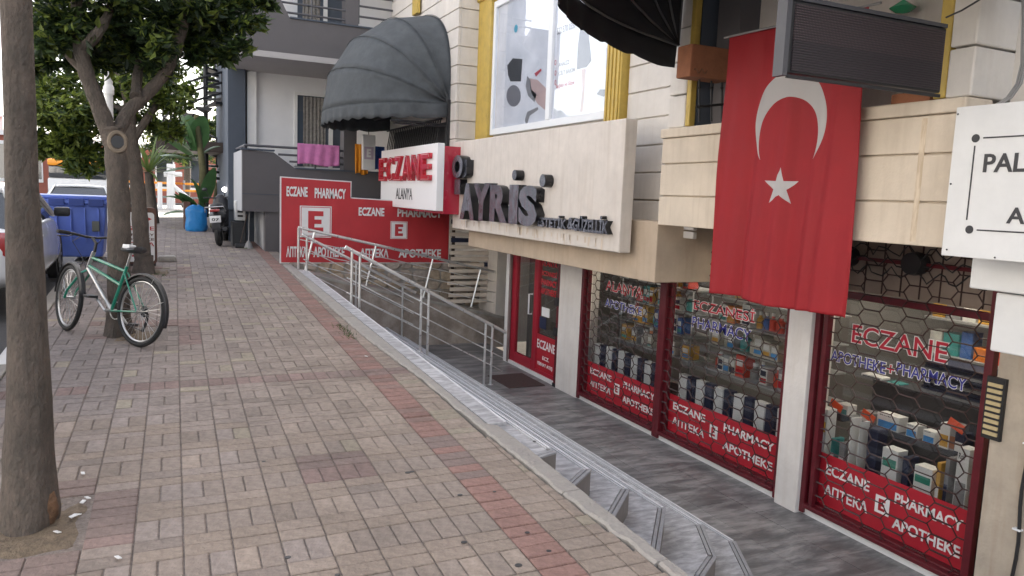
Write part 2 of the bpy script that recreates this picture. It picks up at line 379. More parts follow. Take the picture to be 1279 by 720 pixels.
# soil in the tree pits, litter
for n,(a,b,c,d) in enumerate(pits):
    mb=MB(); N=10
    vs=[];fs=[]
    for i in range(N+1):
        for j in range(N+1):
            p=uv2(a+(b-a)*i/N,c+(d-c)*j/N); p.z+=-.022+.03*noise.noise(p*6)+( .02 if 0<i<N and 0<j<N else -.01); vs.append(p)
    for i in range(N):
        for j in range(N): q=i*(N+1)+j; fs.append((q,q+N+1,q+N+2,q+1))
    mb.add(vs,fs); mb.build('tree_pit_soil','soil',pav,smooth=True)
lit=MB(); 
for px,py in [(110,625),(104,630),(72,668),(92,648),(97,646),(148,700),(104,594),(458,447)]:
    p=pP(px,py); a=rb.uniform(0,3); m=Matrix.Translation(p+V((0,0,.012)))@Matrix.Rotation(a,4,'Z')@Matrix.Rotation(.2,4,'X')
    lit.box(-.018,.018,-.009,.009,0,.004,m)
tag(lit.build('paper_scrap','white_paint'),'torn paper scraps and cigarette ends dropped by the foot of the near tree','litter')
o=bpy.data.objects['paper_scrap']; o['kind']='stuff'
# chewing-gum spots: flat discs on the bricks
gum=MB()
for px,py in [(580,678),(648,707),(575,619),(515,590),(668,552),(659,666),(686,689),(510,591),(360,697),(330,577),(618,615),(422,719)]:
    p=pP(px,py); r=rb.uniform(.009,.016); gum.prism([(r*math.cos(t)*1.2,r*math.sin(t)) for t in [i*PI/5 for i in range(10)]],p+V((0,0,.002)),(1,0,0),(0,1,SL),(0,0,.002))
gum.build('gum_spots','black_plastic',pav,kind='stuff')
# kerb along the stair: long uneven stones, and street kerb
kn=node('stair_kerb'); rk=random.Random(5)
y=1.0
while y<13.8:
    l=rk.uniform(.75,1.05); y1=min(y+l,13.85); mb=MB(); n=14
    xo=[kerbx(y+(y1-y)*i/n)+rk.uniform(-.012,.01) for i in range(n+1)]
    vs=[];fs=[]
    for i in range(n+1):
        yy=y+.004+(y1-y-.008)*i/n; zt=gz(yy)+.012+rk.uniform(-.003,.003); xi=(2.21 if yy<4.8 else 2.14)+rk.uniform(-.004,.004)
        vs+= [(xo[i],yy,gz(yy)-.2),(xo[i],yy,zt-.012),(xo[i]+.014,yy,zt),(xi-.01,yy,zt),(xi,yy,zt-.01),(xi,yy,gz(yy)-.25)]
    for i in range(n):
        for j in range(5): q=i*6+j; fs.append((q,q+1,q+7,q+6))
    fs+= [(0,1,2,3,4,5),tuple(n*6+j for j in range(6))]
    mb.add(vs,fs).build('kerb_stone','kerb_stone',kn); y=y1
kn=node('street_kerb'); y=1.0
while y<24:
    y1=y+.8; MB().add([(-1.28,y+.004,gz(y)-.45),(-1.15,y+.004,gz(y)-.45),(-1.15,y1-.004,gz(y1)-.45),(-1.28,y1-.004,gz(y1)-.45),
      (-1.28,y+.004,gz(y)+.004),(-1.15,y+.004,gz(y)+.004),(-1.15,y1-.004,gz(y1)+.004),(-1.28,y1-.004,gz(y1)+.004)],[(0,3,2,1),(4,5,6,7),(0,1,5,4),(1,2,6,5),(2,3,7,6),(3,0,4,7)]).build('kerb_stone','white_paint' if int(y/.8)%7==2 else 'kerb_stone',kn,bevel=.012); y=y1
# ================================================================ PHARMACY TERRACE AND STAIR
YE=13.1
MB().box(2.0,F+.3,-8,YE,FL-.3,FL).build('terrace_floor','marble_floor',kind='structure')
tf=[o for o in COL.objects if o.name=='terrace_floor'][0]; rq=random.Random(2)
for i in range(3):
    y=.2-.3*i
    while y<YE-.05:
        y1=min(y+.9,YE); a=4.05+i*.44; b=min(a+.44,F-.03); MB().box(a+.0015,b-.0015,max(y,.2)+.0015,y1-.0015,FL+.0005,FL+.006+rq.uniform(0,.0012)).build('floor_slab','marble_floor',tf); y=y1
st=node('staircase')
XN=[2.37,2.685,3.016,3.344,3.71,4.045]; ZN=[.14-.1865*i for i in range(6)]
RET=[[(2.37,4.23),(2.2,4.17)],[(2.69,4.30),(2.46,4.11),(2.2,3.90)],[(3.02,4.30),(2.67,3.95),(2.2,3.42)],[(3.35,4.30),(2.9,3.76),(2.2,2.92)],[(3.71,4.30),(3.46,3.85),(3.19,3.66),(2.2,2.3)],[(4.045,4.30),(3.77,3.80),(3.3,3.0),(2.2,1.5)]]
for i in range(6):
    poly=[(2.2,YE)]+[(XN[i],YE)]+RET[i]   # tread outline, seen from above
    lo=FL if i==5 else ZN[i+1]-.02
    z0=FL-.1
    mb=MB().prism(poly,(0,0,z0),(1,0,0),(0,1,0),(0,0,ZN[i]-.012-z0)); stp=mb.build('step','riser_tile',st)
    # nosing strips: along the long edge and round the returns
    line=[(XN[i],YE)]+RET[i]
    nm=MB(); nz=ZN[i]; MB().box(XN[i]-.014,XN[i]+.004,4.32,YE,nz-.012,nz+.0015).box(XN[i]-.034,XN[i]-.028,4.32,YE,nz-.012,nz+.0012).build('nosing_strip','nosing_light',stp)
    for a,b in zip(line,line[1:]):
        a2,b2=V((a[0],a[1],0)),V((b[0],b[1],0)); d=(b2-a2).normalized(); L=(b2-a2).length; nr=V((d.y,-d.x,0))
        # inward = towards the kerb
        if nr.x>0: nr=-nr
        long=(a[1]==YE)
        if long: continue
        for (w0,w1,h) in ((-.006,.020,0),(.027,.050,0)) if not long else ((-.006,.018,0),(.026,.036,0)):
            nm.add([a2+nr*w0+V((0,0,nz-.012)),b2+nr*w0+V((0,0,nz-.012)),b2+nr*w1+V((0,0,nz-.012)),a2+nr*w1+V((0,0,nz-.012)),
                    a2+nr*w0+V((0,0,nz+.001)),b2+nr*w0+V((0,0,nz+.001)),b2+nr*w1+V((0,0,nz+.001)),a2+nr*w1+V((0,0,nz+.001))],
                   [(0,3,2,1),(4,5,6,7),(0,1,5,4),(1,2,6,5),(2,3,7,6),(3,0,4,7)])
    nm.build('nosing_strip','step_nosing',stp)
    # tread slabs with open joints
    tm=MB(); y=4.36
    # stone slabs along the run
    inner=2.215 if i==0 else XN[i-1]+.005
    while y<YE-.05:
        y1=min(y+.45,YE); tm.box(inner,XN[i]-.05,y+.002,y1-.002,ZN[i]-.012,ZN[i]); y=y1
    tm.build('tread_slabs','marble_step',stp,kind='stuff')
    # one slab filling the wide near end of the step
    ins=[(XN[i]-.052,4.36)]+[ (x-.045 if x>2.3 else 2.215,yy+.035) for x,yy in RET[i][:-1]]+[(2.215,RET[i][-1][1]+.06),(2.215,4.36)]
    ins=[p for p in ins if p[1]<=4.361]
    MB().prism(ins,(0,0,ZN[i]-.012),(1,0,0),(0,1,0),(0,0,.0115)).build('end_slab','marble_step',stp)
# upper strip of pale slabs between kerb and first nosing, climbing with the pavement
y=4.85
while y<YE:
    y1=min(y+.42,YE); mb=MB(); g0,g1=gz(y)+.010,gz(y1)+.010; a,b=y+.002,y1-.002
    mb.add([(2.142,a,.0),(2.285,a,.0),(2.285,b,.0),(2.142,b,.0),(2.142,a,g0),(2.285,a,g0),(2.285,b,g1),(2.142,b,g1)],[(0,3,2,1),(4,5,6,7),(0,1,5,4),(1,2,6,5),(2,3,7,6),(3,0,4,7)])
    mb.build('upper_slab','marble_step',st); 
    MB().add([(2.272,a,g0),(2.288,a,g0),(2.288,b,g1),(2.272,b,g1),(2.272,a,g0+.003),(2.288,a,g0+.003),(2.288,b,g1+.003),(2.272,b,g1+.003)],[(0,3,2,1),(4,5,6,7),(0,1,5,4),(1,2,6,5),(2,3,7,6),(3,0,4,7)]).build('slab_edge','nosing_light',st); y=y1
# stainless handrails
def handrail(name,label,y,x0,z0,x1,z1,posts,postlen,group=None,bars=3,slant=0,double=True):
    t=thing(name,label,'handrail',(x0,y,z0-.9),group=group)
    d=V((x1-x0,0,z1-z0)).normalized(); nrm=V((-d.z,0,d.x)); P0=V((x0,y,z0)); P1=V((x1,y,z1))
    MB().tube([P0-d*.05,P0,P1,P1+d*.06],.025,10).build('top_rail','steel',t,True)
    for b in range(bars):
        dz=-.2-.2*b
        MB().tube([P0+V((0,0,dz))-d*.02,P1+V((0,0,dz))+d*.02],.009,6).build('bar','steel',t,True)
    for fx in posts:
        for k in ((0,.11) if double else (0,)):
            x=x0+(x1-x0)*fx+k; zt=z0+(z1-z0)*(x-x0)/(x1-x0)-.03
            if slant: foot=V((x-slant,y,zt-postlen)); 
            else: foot=V((x,y,postlen(x)))
            MB().tube([V((x,y,zt+.01)),foot],.019,8).tube([V((x,y,zt-.02)),V((x,y,zt+.025))],.011,6).build('post','steel',t,True)
            MB().lathe([(.045,0),(.045,.006),(.02,.014)],tuple(foot),12).build('base_flange','steel',t,True)
    return t
def stepz(x):
    if x<2.2: return gz(11)
    for i in range(6):
        if x<XN[i]: return ZN[i]
    return FL
handrail('stair_handrail','stainless steel handrail with paired posts down the middle of the steps, nearest to the viewer',10.05,2.3,1.04,4.62,-.17,[.02,.447,.88],stepz,'handrails of the entrance')
handrail('stair_handrail','short stainless handrail behind the nearer one, running down against the brown rendered wall',12.95,2.22,1.03,4.14,.06,[.02,.46,.90],stepz,'handrails of the entrance',double=False)
# rendered retaining wall with sloping coping, its leaning-post rail
rw=thing('retaining_wall','brown rendered retaining wall with pale sloping coping across the far end of the terrace','wall',(4,13.15,FL))
wp=[(2.2,FL-.1),(6.3,FL-.1),(6.3,-.56),(2.2,.39)]
MB().prism(wp,(0,13.1,0),(1,0,0),(0,0,1),(0,.10,0)).build('wall_face','render_brown',rw)
MB().prism([(2.15,.37),(6.3,-.59),(6.3,-.54),(2.15,.42)],(0,13.08,0),(1,0,0),(0,0,1),(0,.85,0)).build('coping','concrete',rw)
handrail('ramp_handrail','stainless handrail with leaning posts along the sloping coping of the brown wall',13.2,2.2,1.15,6.05,.34,[.06,.34,.62,.87],.72,'handrails of the entrance',slant=.17,double=False)
m_=MB().tube([(2.16,13.2,1.15),(2.16,13.2,.45)],.02,8); m_.build('end_post','steel',[o for o in COL.objects if o.name.startswith('ramp_handrail')][0],True)
# rubble wall under the banners: each stone its own piece
sw=thing('rubble_wall','rubble stone wall with mortar joints below the two red banners','wall',(4,13.93,0))
MB().box(2.02,6.6,13.95,14.15,-1,.47).build('mortar_core','concrete',sw)
rs=random.Random(11); nx,nz=17,6; gx=lambda i,j:(2.05+i*.27+(0 if i in(0,nx) else rs.uniform(-.07,.07)),-.6+j*.185+(0 if j==nz else rs.uniform(-.04,.04)))
grid=[[gx(i,j) for j in range(nz+1)] for i in range(nx+1)]
for i in range(nx):
    for j in range(nz):
        q=[grid[i][j],grid[i+1][j],grid[i+1][j+1],grid[i][j+1]]
        cx=sum(p[0] for p in q)/4; cz=sum(p[1] for p in q)/4
        if cz< .42-.235*(cx-2.2)-.2: continue
        pts=[]
        for k in range(4):
            a=V((*q[k],0)); b=V((*q[(k+1)%4],0)); pts+= [a.lerp(b,.22),a.lerp(b,.78)]
        C0=V((cx,cz,0)); pts=[C0+(p-C0)*rs.uniform(.86,.95) for p in pts]
        n=len(pts); yy=13.95; pr=rs.uniform(.025,.05)
        vs=[(p.x,yy,p.y) for p in pts]+[(p.x,yy-pr*.6,p.y) for p in pts]+[((C0+(p-C0)*.75).x,yy-pr,(C0+(p-C0)*.75).y) for p in pts]
        fs=[(a,(a+1)%n,n+(a+1)%n,n+a) for a in range(n)]+[(n+a,n+(a+1)%n,2*n+(a+1)%n,2*n+a) for a in range(n)]+[tuple(range(2*n,3*n))]
        mb=MB(); mb.add(vs,fs); c=V((.42,.33,.23)).lerp(V((.34,.3,.27)),rs.random())*rs.uniform(.7,1.2); mb.c=[tuple(c)]*len(mb.f)
        mb.build('stone','stone',sw)
# door mat
q=[pZ(635,462,FL),pZ(662,469,FL)]
dm=MB().cbox(4.62,5.22,9.75,10.55,FL,FL+.018,.006).build('doormat','mat_brown'); tag(dm,'dark brown rectangular doormat in front of the red glass door','doormat')
# ================================================================ PHARMACY BUILDING
bd=thing('pharmacy_building','cream rusticated building with pharmacy windows, yellow window surrounds and a flagged balcony','building',(F,7,FL))
WX=4.95; XF=4.5; JZ=[3.65+.302*k for k in range(-13,40)]
core=MB()
core.box(5.86,16,13.12,16.6,-1,13)              # mass behind the far bay
core.box(WX+.03,16,2.6,12.0,2.05,13)           # upper floors above the shops, set back
core.box(7.6,16,-9,13.1,FL,2.05)             # behind the shop rooms
core.box(4.9,16,-9,2.6,2.0,13)
core.build('wall_core','plaster_white',bd)
# far bay block (overhangs), as courses
MB().box(XF+.03,WX+1,12.03,15.97,1.72,13).build('bay_core','plaster_white',bd)
def courses(z0,z1,js):
    js=[z for z in js if z0<z<z1]; e=[z0]+js+[z1]; return list(zip(e,e[1:]))
jw=[2.744+.302*k for k in range(-3,12)]
for a,b in courses(1.72,6.2,jw):
    # L-shaped course: street face and near return (window opening left clear behind the awning)
    if b<3.3 :
        MB().box(XF,XF+.05,12.0,12.35,a+.008,b-.008).build('stone_course','plaster_white',bd,bevel=.008)
    else: MB().box(XF,XF+.05,12.0,16.0,a+.008,b-.008).build('stone_course','plaster_white',bd,bevel=.008)
    MB().box(XF+.052,WX-.002,12.0,12.05,a+.008,b-.008).build('stone_course','plaster_white',bd,bevel=.008)
for a,b in courses(2.05,6.2,jw):
    MB().box(WX,WX+.05,12.06,12.2,a+.008,b-.008).build('stone_course','plaster_white',bd,bevel=.006)
for a,b in courses(1.45,6.2,[2.744-.302*k for k in range(5,0,-1)]+jw[3:]):
    if b>a+.05: MB().box(WX,WX+.05,6.2,7.55,a+.008,b-.008).build('stone_course','plaster_white',bd,bevel=.008)
# street-side bay window glass area behind the far awning, with dark opening and iron guard
bw=MB().box(XF+.002,XF+.028,12.36,15.6,2.0,3.3).build('bay_window','dark_glass_m' if 0 else 'black_plastic',bd)
# lintel beam over the shop fronts
MB().cbox(4.62,F+.02,6.36,11.55,.99,1.62,.012).build('beam','plaster_tan',bd)
MB().box(4.6,6.0,11.2,11.55,1.3,2.0).build('beam_end','plaster_tan',bd)
MB().box(WX+.05,F+.4,6.36,11.5,1.62,2.05).build('beam_top','plaster_tan',bd)
# balcony: hollow parapet with courses and cap
bc=[1.59,1.88,2.19,2.44]
MB().box(XF+.03,XF+.2,3.12,6.18,1.6,2.44).box(XF+.2,5.6,3.12,6.2,1.6,1.75).build('balcony_core','plaster_cream',bd)
for a,b in zip(bc,bc[1:]):
    MB().cbox(XF,XF+.06,3.1,6.2,a+.006,b-.006,.008).build('balcony_course','plaster_cream',bd)
    MB().box(XF+.062,5.6,3.1,3.14,a+.006,b-.006).build('balcony_course','plaster_cream',bd,bevel=.008)
    MB().box(XF+.062,WX-.002,6.14,6.2,a+.006,b-.006).build('balcony_course','plaster_cream',bd,bevel=.008)
MB().cbox(XF-.02,XF+.24,3.1,6.22,2.44,2.53,.012).build('balcony_cap','plaster_cream',bd)
for (y0,y1,x1) in ((5.9,6.16,WX+.05),(3.1,3.27,5.9)):
    for a,b in courses(2.53,6.2,[2.53+.31*k for k in range(1,12)]):
        MB().box(XF+.015,x1,y0,y1,a+.006,b-.006).build('column_course','plaster_white',bd,bevel=.012)
MB().box(XF+.02,XF+.09,5.835,5.9,2.54,6).build('window_surround','yellow_paint',bd,bevel=.01)
MB().box(XF+.02,XF+.09,3.275,3.36,2.54,6).build('window_surround','yellow_paint',bd,bevel=.01)
# rust run on the balcony
MB().box(XF-.0015,XF+.01,3.36,3.40,1.62,2.42).build('rust_streak',mm('rust',(.57,.45,.32),.85,ns=7,na=.08,col2=(.655,.55,.42),stretch=(8,8,1)),bd)
# loggia behind the flag
MB().box(5.6,5.7,3.1,6.2,1.7,6).box(4.6,5.6,5.84,5.9,2.45,6).build('loggia_wall','slate_wall',bd)
MB().box(4.75,5.05,5.5,5.8,2.3,6).build('loggia_column','gray_wall',bd)
# the column return towards the camera and the wall nearest the viewer
MB().box(4.9,5.0,2.3,3.1,2.0,6).build('near_wall','plaster_white',bd)
# yellow-framed picture window
wn=MB().box(WX-.04,WX+.06,11.42,11.5,2.8,4.9).box(WX-.04,WX+.06,7.92,8.0,2.8,4.9).box(WX-.04,WX+.06,8.0,11.42,2.8,2.9).box(WX-.05,WX+.06,9.42,9.54,2.9,4.9).box(WX-.04,WX+.06,8.0,11.42,4.8,4.9).build('picture_window','white_pvc',bd,bevel=.008)
MB().box(WX-.09,WX+.06,11.5,12.02,2.7,5.0).build('window_surround','yellow_paint',bd,bevel=.01)
MB().box(WX-.09,WX+.06,7.58,7.92,2.7,5.0).build('window_surround','yellow_paint',bd,bevel=.01)
for k in range(4): MB().box(WX-.105,WX-.088,7.61+k*.08,7.65+k*.08,2.72,4.95).build('fluting','yellow_paint',bd,bevel=.006)
MB().box(WX-.13,WX+.06,7.5,12.15,4.98,5.25).build('window_cornice','yellow_paint',bd,bevel=.02)
for k in range(9): MB().lathe([(.0,-.09),(.045,-.06),(.05,0),(.03,.06),(0,.08)],(WX-.13,11.95-k*.5,5.1),8).build('dentil','yellow_paint',bd,True)
MB().box(WX+.0,WX+.012,8.0,9.42,2.9,4.8).build('pane','poster_pale',wn); MB().box(WX,WX+.012,9.54,11.42,2.9,4.8).build('pane','poster_pale',wn)
MB().box(WX-.012,WX-.008,8.0,9.42,2.9,4.8).box(WX-.012,WX-.008,9.54,11.42,2.9,4.8).build('glazing',GL if 0 else glass('poster_glass',(.97,.98,1),.06),wn)
def onW(px,py): return pX(px,py,WX-.003)
def blob(pts,m,name='printed_shape'):
    ps=[onW(*p) for p in pts]; MB().prism([(-(p.y),p.z) for p in ps],(WX-.002,0,0),(0,-1,0),(0,0,1),(-.0015,0,0)).build(name,m,wn)
circ=lambda cx,cy,rx,ry,n=18:[(cx+rx*math.cos(2*PI*i/n),cy+ry*math.sin(2*PI*i/n)) for i in range(n)]
blob(circ(642,120,9,13.5),mm('speckle',(.2,.2,.22),.5,ns=120,na=.8)); blob([(634,82),(641,73),(653,74),(651,102),(638,102),(635,94)],'black_text')
blob([(659,95),(663,100),(664,112),(671,118),(668,128),(660,120),(657,108)],'grey_text'); blob([(668,92),(676,86),(677,88),(670,96)],'red_print_text')
blob([(659,140),(672,134),(673,137),(662,145),(658,158),(656,150)],'grey_text'); blob([(662,98),(672,100),(684,112),(684,140),(672,130),(664,116)],'skin_print')
blob([(725,37),(735,37),(739,76),(733,84),(721,87),(722,60)],mm('dress_gray',(.1,.11,.14),.6,ns=4,na=.1)); blob([(727,87),(732,86),(730,118),(728,140),(725,140),(728,112)],'skin_print')
blob([(757,56),(760,66),(762,90),(761,110),(757,104),(757,80)],mm('print_lilac',(.5,.5,.6),.5)); blob([(746,118),(750,112),(762,112),(764,118),(754,121)],mm('dress_gray',(.1,.11,.14)))
for yy in (78,91,103): letters('O',onW(693,yy+4),uF,uz,.05,.07,.001,'red_print_text',wn,'printed_text')
letters('532 570 0357',onW(696,44),uF,uz,.52,.09,.001,'grey_text',wn,'printed_text'); letters('ANALİZ',onW(698,84),uF,uz,.3,.07,.001,'grey_text',wn,'printed_text')
letters('CİLT BAKIM',onW(698,95),uF,uz,.45,.07,.001,'grey_text',wn,'printed_text'); letters('Sağlıklı ve Güzel',onW(695,112),uF,uz,.5,.07,.001,'red_print_text',wn,'printed_text')
MB().lathe([(.0,0),(.06,0),(.06,.004),(0,.004)],(0,0,0),16,Matrix.Translation(onW(645,36))@Matrix.Rotation(-PI/2,4,'Y')).build('printed_shape',mm('aqua',(.1,.5,.65),.5),wn)
# -------- shop fronts
base=MB().box(F-.03,F+.12,3.2,9.0,FL,FL+.07).box(F-.03,F+.12,9.72,11.5,FL,FL+.06)
bs=base.build('plinth','white_paint',bd,bevel=.005)
for y0,y1,x0,x1,z1 in ((9.0,9.62,F-.06,F+.25,1.02),(4.87,5.14,F-.1,F+.2,1.62)):
    MB().cbox(x0,x1,y0,y1,FL,z1,.012).build('pillar','pillar_white',bd)
MB().box(5.33,5.43,11.42,11.55,FL,1.3).build('door_post','white_paint',bd,bevel=.01)
MB().box(F-.1,F+.35,1.8,3.2,FL,2.05).build('near_pier',mm('pier_tan',(.42,.36,.29),.85,ns=4,na=.15,bump=.3,bs=25,stain=.5),bd)
MB().box(F-.02,F+.35,3.1,5.0,1.58,2.05).box(F+.0,F+.35,4.8,6.4,1.5,2.05).build('lintel','plaster_tan',bd)
# rooms behind the glass
MB().box(7.5,7.59,3.0,11.5,FL,2.0).box(F+.35,7.5,11.35,11.45,FL,2.0).box(F+.35,7.5,3.0,3.1,FL,2.0).build('shop_room_wall','room_wall',bd)
MB().box(F,7.59,3.0,11.5,1.75,1.8).build('shop_ceiling','room_wall',bd); MB().box(F,7.59,3.0,11.5,FL-.02,FL-.01).build('shop_floor','marble_floor',bd)
for yy in (4.2,6.2,8.1): MB().box(6.2,6.6,yy-.3,yy+.3,1.735,1.748).build('ceiling_lamp',LAMP,bd)
def grille(y0,y1,z0,z1,parent,x,c=.2,h=.125,name='security_grille'):
    """expanding honeycomb grille: mirrored wavy strips that share their flats"""
    mb=MB(); n=int(round((y1-y0)/c)); c=(y1-y0)/n; dx=.045; j=0; zc=z0+h/4
    while zc<z1-h/4+.001:
        sg=1 if j%2==0 else -1; pts=[]
        for k in range(n+1):
            s_=sg if k%2==0 else -sg; ya=y0+k*c-(c-dx)/2; yb=ya+c-dx; zz=zc+s_*h/4*.97
            for yy in (ya,yb):
                yy=min(max(yy,y0),y1)
                if not pts or abs(yy-pts[-1][1])>.002: pts.append((x+.004*sg,yy,zz))
        mb.tube(pts,0.0058,4,False); zc+=h/2; j+=1
    return mb.build(name,'dark_red_iron',parent)
def window_unit(y0,y1,z1,zt,txt,parent,full=False):
    """one shop window: frame, glass, red printed panel with lettering, window words"""
    fr=MB().box(F,F+.06,y0,y0+.06,FL+.07,z1).box(F,F+.06,y1-.06,y1,FL+.07,z1).box(F,F+.06,y0+.06,y1-.06,z1-.06,z1).box(F-.01,F+.07,y0+.06,y1-.06,FL+.07,FL+.13).build('shop_window','red_frame',parent,bevel=.006)
    MB().box(F+.075,F+.08,y0+.05,y1-.05,FL+.12,z1-.04).build('glass',GL,fr)
    MB().box(F+.066,F+.07,y0+.05,y1-.05,FL+.13,zt).build('red_panel','red_print',fr)
    w=y1-y0; a=y1-.06-.02; x=F+.063; H=zt-FL-.13; zb=FL+.13
    letters('ECZANE',(x,a-.03*w,zb+H*.62),uF,uz,.30*w,H*.2,.003,'white_print',fr)
    letters('АПТЕКА',(x,a-.03*w,zb+H*.22),uF,uz,.30*w,H*.2,.003,'white_print',fr)
    letters('PHARMACY',(x,a-.49*w,zb+H*.62),uF,uz,.38*w,H*.2,.003,'white_print',fr)
    letters('APOTHEKE',(x,a-.49*w,zb+H*.18),uF,uz,.38*w,H*.2,.003,'white_print',fr)
    emblem(fr,(x,a-.375*w,zb+H*.33),uF,H*.32,.003)
    return fr
def emblem(parent,o,u,s,d):   # white square with a red square ring and a red E
    o=V(o); u=V(u); n=u.cross(uz)
    MB().prism([(0,0),(s*.9,0),(s*.9,s),(0,s)],o,u,uz,n*d).build('emblem_plate','white_print',parent)
    E_=[(.24,.16),(.72,.16),(.72,.32),(.44,.32),(.44,.43),(.66,.43),(.66,.57),(.44,.57),(.44,.68),(.72,.68),(.72,.84),(.24,.84)]
    MB().prism([(x*s*.9,y*s) for x,y in E_],o+n*d,u,uz,n*.0015).build('emblem_letter','red_print',parent)
def wword(t,px0,py0,px1,py1,h,m,fr):
    a=pX(px0,py0,F+.07); b=pX(px1,py1,F+.07); letters(t,(F+.0715,a.y,(a.z+b.z)/2),uF,uz,a.y-b.y,h,.002,m,fr,'window_lettering',bold=.03)
def wwordo(t,px0,py0,px1,py1,h,m,fr):  # outlined word: white edge behind the colour
    a=pX(px0,py0,F+.07); b=pX(px1,py1,F+.07); z=(a.z+b.z)/2
    letters(t,(F+.0705,a.y+.008,z-.006),uF,uz,a.y-b.y+.016,h+.012,.001,'white_print',fr,'letter_outline',bold=.045)
    letters(t,(F+.069,a.y,z),uF,uz,a.y-b.y,h,.001,m,fr,'window_lettering',bold=.01)
w1=window_unit(7.17,8.97,1.5,-.42,'',bd); w2=window_unit(5.18,7.09,1.5,-.41,'',bd); w3=window_unit(3.30,4.83,1.12,-.38,'',bd)
wwordo('ALANYA',757,365,803,370,.13,'red_print_text',w1); wwordo('APOTHEKE',756,386,802,392,.11,'blue_print_text',w1)
wwordo('ECZANESİ',867,387,943,403,.14,'red_print_text',w2); wwordo('PHARMACY',865,408,938,428,.12,'blue_print_text',w2)
wwordo('ECZANE',1064,430,1183,452,.16,'red_print_text',w3); wwordo('APOTHEKE',1038,452,1106,466,.1,'blue_print_text',w3)
wwordo('PHARMACY',1120,468,1207,489,.1,'blue_print_text',w3); wwordo('+',1108,465,1117,468,.07,'red_print_text',w3)
grille(7.2,8.95,FL+.1,1.5,w1,F-.03); grille(5.22,7.05,FL+.1,1.5,w2,F-.03); grille(3.32,4.72,FL+.1,1.6,w3,F-.03)
for ws,ye in ((w1,(7.16,8.97)),(w2,(5.18,7.1)),(w3,(3.3,4.85))):
    for yy in ye: MB().box(F-.055,F-.005,yy-.03,yy+.03,FL+.02,1.5).build('grille_post','red_frame',ws,bevel=.005)
    MB().box(F-.07,F-.005,ye[0]+.03,ye[1]-.03,FL+.075,FL+.115).build('grille_track','red_frame',ws,bevel=.005)
MB().box(F-.055,F-.01,4.73,4.77,FL+.1,1.5).build('grille_post','red_frame',w3)
MB().box(F+.09,F+.12,3.3,4.85,1.12,1.62).build('transom_panel',mm('panel_taupe',(.3,.24,.2),.7,ns=4,na=.15,dirt=.15),w3)
for k in range(1,9): MB().box(F+.084,F+.09,3.3+k*.172,3.31+k*.172,1.13,1.6).build('panel_joint','dark_red_iron',w3)
# roller drums and tangled chain above window three
for yy in (3.95,4.6): MB().lathe([(.02,-.06),(.085,-.06),(.095,0),(.085,.06),(.02,.06)],(0,0,0),14,Matrix.Translation((F-.05,yy,1.42))@Matrix.Rotation(PI/2,4,'Y')).build('grille_drum','black_iron',w3,True)
MB().box(F-.05,F-.02,3.3,4.85,1.40,1.43).build('grille_rail','red_frame',w3)
rc=random.Random(4)
for k in range(3):
    MB().tube([(F-.06-rc.random()*.03,4.85-i*.045,1.33+.09*k+.035*math.sin(i*1.3+k)+rc.uniform(-.02,.02)) for i in range(34)],.006,4).build('grille_chain','black_iron',w3)
# door unit
dr=MB().box(F,F+.07,11.22,11.40,FL+.06,1.0).box(F,F+.07,10.42,10.56,FL+.06,1.0).box(F,F+.07,9.70,9.78,FL+.06,1.0).box(F,F+.07,10.56,11.22,FL+.06,FL+.22).box(F,F+.07,9.78,10.42,FL+.06,FL+.12).build('glass_door','red_frame',bd,bevel=.006)
for m_ in (1,): pass
dr.data.materials[0]=mm('door_red',(.34,.012,.03),.35,ns=4,na=.08)
MB().box(F+.03,F+.036,10.56,11.22,FL+.22,1.0).build('glass',GL,dr); MB().box(F+.03,F+.036,9.78,10.42,-.3,1.0).build('glass',GL,dr)
MB().box(F+.02,F+.03,9.78,10.42,FL+.12,-.3).build('red_panel','red_print',dr)
hx=F-.06; MB().tube([(F,10.60,.30),(hx,10.60,.30),(hx,10.60,-.02),(F,10.60,-.02)],.014,8).build('door_handle','white_pvc',dr,True)
letters('ECZANE',(F+.018,10.40,-.52),uF,uz,.6,.14,.002,'white_print',dr); letters('ECZ.',(F+.018,10.2,-.68),uF,uz,.22,.06,.002,'white_print',dr); letters('FERHAT ATEŞ',(F+.018,10.36,-.8),uF,uz,.5,.07,.002,'white_print',dr)
for k,(t,z) in enumerate((('ALANYA',.78),('ECZANESİ',.63),('PHARMACY',.48),('APOTHEKE',.34))): letters(t,(F+.024,10.36,z),uF,uz,.5,.1,.002,'red_letter' if k!=9 else 'white_print',dr,'window_lettering',bold=.03)
MB().box(F+.02,F+.028,10.15,10.36,-.2,-.02).build('sticker','navy',dr); MB().box(F+.02,F+.027,10.05,10.3,0,.14).build('sticker','white_print',dr)
MB().box(F-.05,F-.01,9.64,9.70,FL+.02,1.0).build('grille_post','red_frame',dr,bevel=.004); MB().box(F-.06,F,9.63,9.71,FL,FL+.06).build('hinge_foot','black_iron',dr)
for z in (-.2,.25): MB().box(F-.08,F-.04,9.62,9.72,z,z+.12).build('lock_box','black_iron',dr)
MB().box(F-.04,F-.01,11.36,11.42,FL+.02,1.0).build('grille_post',mm('post_taupe',(.2,.15,.14),.6,ns=5,na=.1),dr)
